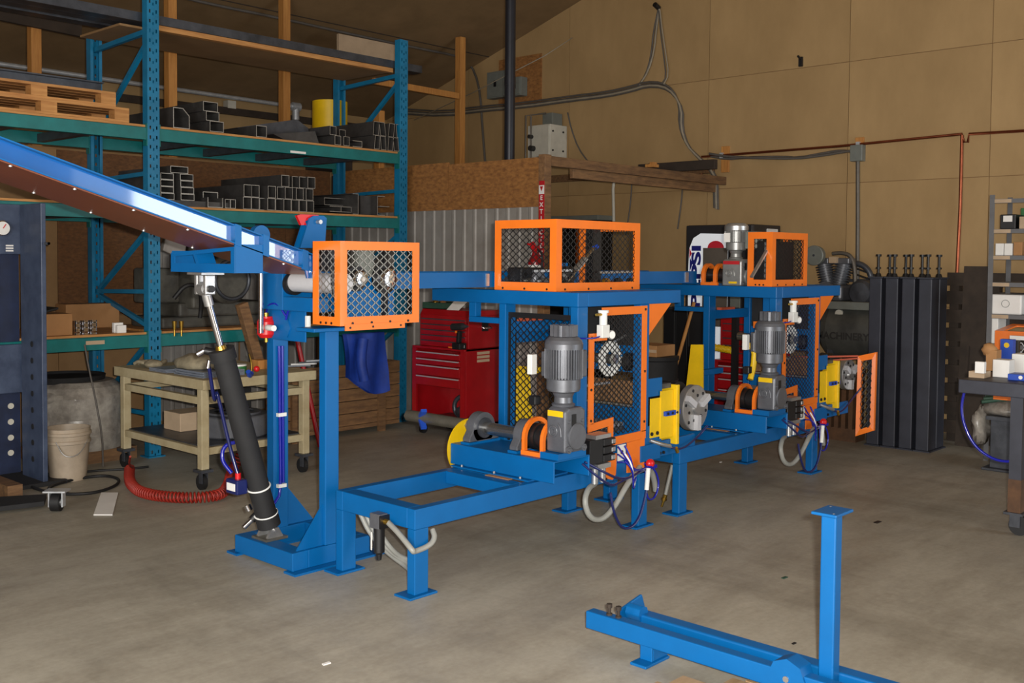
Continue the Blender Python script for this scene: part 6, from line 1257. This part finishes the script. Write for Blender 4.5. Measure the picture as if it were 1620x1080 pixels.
# cylinder
tp, bt = V(2.83, 4.78, kz-.215), V(3.235, 4.80, .165)
d = (bt-tp).normalized()
put(MB().box(tp.x-.06, tp.y-.07, kz-.142, tp.x+.07, tp.y+.07, kz-.131), 'clevis_plate', 'alu', t)
cv = put(MB().box(tp.x-.03, tp.y-.055, tp.z-.03, tp.x+.03, tp.y-.03, kz-.142), 'clevis_lug', 'alu', t, bevel=.006); put(MB().box(tp.x-.03, tp.y+.03, tp.z-.03, tp.x+.03, tp.y+.055, kz-.142), 'clevis_lug', 'alu', t, bevel=.006)
put(MB().cyl((tp.x, tp.y-.07, tp.z), (tp.x, tp.y+.07, tp.z), .018, n=16), 'clevis_pin', 'black', cv)
put(MB().cyl(tp+V(0, -.028, 0), tp+V(0, .028, 0), .036, n=20).cyl(tp, tp+d*.09, .025, n=16), 'rod_eye', 'alu', cv)
s0 = (at(357, 548, Y=4.79)-tp).length
put(MB().cyl(tp+d*.08, tp+d*(s0+.02), .0165, n=16), 'piston_rod', 'chrome', t); put(MB().lathe(tp+d*(s0-.02), d, [(0, .017), (0, .026), (.02, .03), (.02, 0)], 16), 'rod_gland', 'brass', t)
Lc = (bt-tp).length
put(MB().lathe(tp+d*s0, d, [(0, 0), (0, .068), (.06, .068), (.06, .058), (Lc-s0-.09, .058), (Lc-s0-.09, .064), (Lc-s0-.015, .064), (Lc-s0, .03), (Lc-s0, 0)], 28), 'cylinder_barrel', 'black_matt', t)
pp = tp+d*(s0+.03); put(MB().cyl(pp, pp+V(-.07, .06, .02), .02, n=12), 'port_block', 'black', t); put(MB().cyl(pp+V(-.07, .06, .02), pp+V(-.095, .085, .0), .016, n=12).cyl(pp+V(-.06, .03, -.03), pp+V(-.065, .035, -.07), .012, n=10), 'port_fitting', 'chrome', t)
pp = tp+d*(s0+.42); put(MB().bar(pp+V(-.045, -.040, .04), pp+V(-.045+d.x*.07, -.040, .04+d.z*.07), .03, .006, (-1, -1, 0)), 'barrel_label', 'paper', t)
for k in (.82, .985):
    pp = tp+d*(s0+(Lc-s0)*k*.93); put(MB().torus(pp, d+V(0, .12, 0), .062, .005, 28, 6), 'cable_tie', 'white', t)
put(MB().box(bt.x-.07, bt.y-.07, .109, bt.x+.07, bt.y+.07, .122), 'pivot_plate', 'hex_steel', t)
put(MB().prism([(bt.x-.05, bt.y-.055, .122), (bt.x+.05, bt.y-.055, .122), (bt.x+.02, bt.y-.055, .175), (bt.x-.02, bt.y-.055, .175)], (0, .02, 0)).prism([(bt.x-.05, bt.y+.035, .122), (bt.x+.05, bt.y+.035, .122), (bt.x+.02, bt.y+.035, .175), (bt.x-.02, bt.y+.035, .175)], (0, .02, 0)).cyl((bt.x, bt.y-.07, .165), (bt.x, bt.y+.07, .165), .014, n=12), 'pivot_bracket', 'alu', t)
a = tp+d*(s0+(Lc-s0)*.74)+V(-.09, .05, -.0)
vb = put(MB().box(a.x-.04, a.y-.05, a.z-.05, a.x+.03, a.y+.06, a.z+.03), 'lock_valve', 'hose_navy', t, bevel=.008); put(MB().box(a.x-.042, a.y-.035, a.z-.03, a.x-.04, a.y+.045, a.z+.01), 'valve_label', 'paper', vb); put(MB().cyl((a.x, a.y, a.z+.03), (a.x, a.y, a.z+.06), .016, n=12), 'red_fitting', 'red_plastic', vb)
put(MB().tube([a+V(0, 0, .05), a+V(-.02, .05, .2), a+V(-.1, .06, .55), pp+V(-.25, .1, .6), tp+d*(s0+.1)+V(-.07, .05, 0)], .010, 8, 2), 'air_line', 'hose_navy', t)
put(MB().tube([a+V(.0, .06, .05), a+V(-.03, .12, .12), a+V(-.01, .12, .2), a+V(.04, .05, .22)], .011, 8, 2), 'air_line', 'hose_blue', t)
pp = bt+V(-.08, .05, .05); put(MB().cyl(pp, pp+V(-.03, .03, -.04), .014, n=10), 'flow_control', 'chrome', t); put(MB().cyl(pp+V(-.01, .01, .05), pp+V(-.02, .02, .08), .02, n=10), 'flow_control', 'chrome', t); put(MB().cyl(pp+V(0, 0, .0), pp+V(.05, -.03, .06), .022, n=10), 'flow_body', 'black', t)
# orange cage and sprocket drive
wall_cage(t, 3.25, 3.787, 4.20, 4.43, 1.303, 1.735, .045, False, 'mesh_silver')
put(MB().box(3.28, 4.194, 1.278, 3.68, 4.2, 1.31), 'cage_flange', 'orange', t)
mb = MB()
for x in (3.31, 3.46, 3.65): mb.cyl((x, 4.191, 1.293), (x, 4.194, 1.293), .006, n=8)
put(mb, 'screw', 'black', t, kind='stuff')
for px, r_ in ((570, .036), (615, .044)):
    p = at(px, 441, Y=4.30); s_ = put(MB().lathe((p.x, 4.33, p.z), (0, -1, 0), [(0, 0), (0, r_*1.3), (.03, r_*1.3), (.035, r_), (.05, r_), (.052, r_*.5), (.052, 0)], 28), 'shaft_hub', 'chrome', t)
    put(MB().lathe((p.x, 4.345, p.z), (0, -1, 0), [(0, 0), (0, r_*1.9), (.014, r_*1.9), (.014, 0)], 28), 'sprocket', 'black', s_)
put(MB().box(3.45, 4.37, 1.30, 3.66, 4.40, 1.55), 'drive_plate', 'blue', t); put(MB().box(3.62, 4.40, 1.31, 3.78, 4.42, 1.55), 'drive_plate', 'blue', t)
put(MB().box(3.50, 4.36, 1.55, 3.60, 4.40, 1.72), 'grey_panel', 'panel_grey', t); put(MB().box(3.66, 4.34, 1.31, 3.685, 4.37, 1.72), 'black_strip', 'black', t)
put(MB().tube([(3.30, 4.36, 1.66), (3.29, 4.31, 1.6), (3.28, 4.30, 1.5), (3.29, 4.28, 1.42), (3.33, 4.25, 1.36)], .012, 8, 2), 'black_hose', 'rubber', t); put(MB().box(3.29, 4.33, 1.58, 3.36, 4.42, 1.70), 'limit_switch', 'black', t, bevel=.006)
# air preparation on the left post
p = at(413, 470, X=hx0-.05)
put(MB().cyl((p.x, p.y, 1.23), (p.x, p.y, 1.57), .014, n=14).cyl((p.x, p.y, 1.58), (p.x, p.y, 1.63), .008, n=10).cyl((p.x, p.y, 1.61), (p.x, p.y, 1.62), .02, n=12), 'small_cylinder', 'chrome', t); put(MB().box(p.x-.02, p.y-.02, 1.56, p.x+.06, p.y+.03, 1.585), 'cylinder_mount', 'blue', t)
p = at(421, 517, X=pxa-.03)
r_ = put(MB().lathe((p.x, p.y, p.z-.06), (0, 0, 1), [(0, 0), (0, .034), (.02, .05), (.09, .05), (.11, .04), (.12, .04), (.12, 0)], 20), 'red_regulator', 'red_plastic', t)
put(MB().cyl((p.x-.02, p.y-.04, p.z), (p.x-.03, p.y-.12, p.z), .017, n=12), 'white_knob', 'white', r_); put(MB().cyl((p.x, p.y, p.z-.05), (p.x, p.y, p.z-.085), .011, n=10).cyl((p.x, p.y, p.z+.05), (p.x, p.y, p.z+.08), .016, n=10), 'brass_fitting', 'brass', r_)
p2 = at(452, 518, X=pxa-.004); put(MB().cyl((p2.x, p2.y, p2.z), (p2.x-.012, p2.y, p2.z), .06, n=6), 'blue_cover', 'blue', t)
put(MB().tube([(pxa+.03, 4.924, 1.15), (pxa+.035, 4.924, .75), (pxa+.04, 4.924, .36), (pxa+.02, 4.915, .28), (pxa-.08, 4.92, .22)], .009, 8, 1), 'air_line', 'hose_blue', t)
put(MB().tube([(pxa+.052, 4.924, 1.15), (pxa+.055, 4.924, .75), (pxa+.058, 4.924, .37)], .009, 8, 1), 'air_line', 'hose_blue', t)
for z in (.76, .355, 1.30): put(MB().box(pxa+.018, 4.911, z-.01, pxa+.072, 4.9345, z+.01), 'cable_tie', 'white', t)
put(MB().tube([(p.x, p.y, p.z+.08), (p.x-.02, p.y-.05, p.z+.13), (p.x-.02, p.y-.14, p.z+.14), (p.x, p.y-.19, p.z+.07)], .006, 6, 2).tube([(p.x, p.y-.19, p.z+.05), (p.x, p.y-.22, p.z+.12), (p.x, p.y-.33, p.z+.17)], .007, 6, 2), 'air_line', 'hose_blue', t)
p = at(485, 511, X=pxa-.02); put(MB().box(p.x, p.y-.012, p.z-.035, p.x+.02, p.y+.016, p.z+.04), 'white_switch', 'white', t, bevel=.004)
# blue latch arm with red hook at the boom end
la = at(497, 352, Y=4.62); lb = at(494, 395, Y=4.62)
P = [at(x, y, Y=4.66) for x, y in ((475, 392), (490, 345), (497, 341), (512, 341), (517, 345), (514, 392))]
put(MB().prism(P, (0, .012, 0)), 'latch_arm', 'blue', t); put(MB().prism([p_+V(0, .05, 0) for p_ in P], (0, .012, 0)), 'latch_arm', 'blue', t)
P = [at(x, y, Y=4.70) for x, y in ((466, 341), (472, 339), (499, 340), (512, 347), (507, 362), (489, 362), (493, 351), (485, 347), (479, 350), (481, 356), (473, 356))]
put(MB().prism([p_+V(0, -.022, 0) for p_ in P], (0, .02, 0)), 'red_hook', 'red_plastic', t); p = at(504, 351, Y=4.65); put(MB().cyl((p.x, 4.63, p.z), (p.x, 4.74, p.z), .012, n=12), 'hinge_pin', 'alu', t)
put(MB().prism([at(x, y, Y=4.45) for x, y in ((478, 402), (492, 404), (494, 440), (486, 440))], (0, .01, 0)), 'latch_strap', 'blue_gloss', t)

# ================================================================== FOREGROUND FRAME ON THE FLOOR
t = thing('loose_base_frame', 'blue steel base of two parallel beams lying on the floor in the foreground', 'frame', (3.5, 2.0, 0))
put(MB().box(3.43, .9, .075, 3.485, 2.735, .15), 'beam', 'blue', t, bevel=.005)
put(MB().box(3.565, .8, .065, 3.64, 2.60, .145), 'beam', 'blue', t, bevel=.008)
put(MB().box(3.487, 1.78, .07, 3.563, 2.56, .078), 'web_plate', 'blue', t)
put(MB().box(3.445, 2.40, .012, 3.455, 2.46, .074).box(3.39, 2.39, 0, 3.56, 2.47, .012).box(3.455, 2.40, .012, 3.56, 2.41, .07), 'foot_bracket', 'blue', t, bevel=.003)
P = [at(x, y, Y=2.62) for x, y in ((978, 967), (1016, 940), (1024, 972), (983, 986))]; put(MB().prism(P, (0, .012, 0)), 'end_plate', 'blue', t, bevel=.003)
p = at(1006, 968, Y=2.58); put(MB().cyl((p.x, 2.612, p.z), (p.x, 2.54, p.z), .035, n=8), 'spigot', 'blue', t, bevel=.003)
for px, py in ((950, 966), (968, 969)):
    p = at(px, py+12, z=.15); put(MB().cyl((3.458, p.y, .15), (3.458, p.y, .158), .014, n=6).cyl((3.458, p.y, .158), (3.458, p.y, .182), .007, n=10).cyl((3.458, p.y, .182), (3.458, p.y, .198), .013, n=6), 'bolt', 'wood_dark', t)
p = at(1232, 1058, X=3.42); put(MB().cyl((3.42, p.y-.03, .125), (3.50, p.y-.03, .125), .075, n=8), 'flange_disc', 'blue', t, bevel=.004); put(MB().cyl((3.415, p.y-.03, .125), (3.42, p.y-.03, .125), .012, n=8), 'bolt', 'alu', t)
t = thing('blue_post', 'tall blue square post with a flat cap plate standing in the right foreground', 'post', (3.53, 1.66, 0))
qx, qy = 3.51, 1.652
put(MB().box(qx, qy, .0125, qx+.054, qy+.058, .735), 'post_tube', 'blue', t, bevel=.005); put(MB().box(qx-.04, qy-.02, .735, qx+.10, qy+.078, .746), 'cap_plate', 'blue', t, bevel=.003); put(MB().box(qx-.04, qy-.05, 0, qx+.054, qy+.108, .012), 'foot_plate', 'blue', t)
mb = MB()
for x, y in ((-.02, .0), (.08, .06)): mb.cyl((qx+x, qy+y, .746), (qx+x, qy+y, .7465), .005, n=10)
put(mb, 'bolt_hole', 'alu', t)
t = thing('slatted_skid', 'pale wooden skid under the loose blue frame at the bottom edge', 'pallet', (3.3, 1.8, 0))
for k in range(7): put(MB().box(3.02+.115*k, 1.0, .028, 3.125+.115*k, 2.19+.04*(k % 2) if k < 3 else 1.99+.05*(k % 2), .045), 'slat', 'wood_pale', t)
for y in (1.1, 1.9): put(MB().box(3.02, y, 0, 3.8, y+.07, .0275), 'runner', 'wood_flat', t)
# litter
for i, (px, py, s_, m_, l) in enumerate(((516, 1050, .018, 'paper', 'scrap of white paper on the floor at bottom centre'), (1388, 826, .03, 'black', 'short dark strip on the floor right of the blue post'), (1241, 914, .02, 'green_dark', 'green thread on the floor left of the blue post'), (1256, 1018, .012, 'black', 'small dark chip on the floor near the blue post foot'), (1140, 731, .012, 'paper', 'white speck on the floor beneath the far station'))):
    p = at(px, py, z=0); solo(MB().prism([p+V(-s_, -s_*.4, 0), p+V(s_, -s_*.5, 0), p+V(s_*1.1, s_*.4, 0), p+V(-s_*.8, s_*.5, 0)], (0, 0, .004)), 'floor_scrap', m_, l, 'scrap')
a = at(990, 560, z=0)
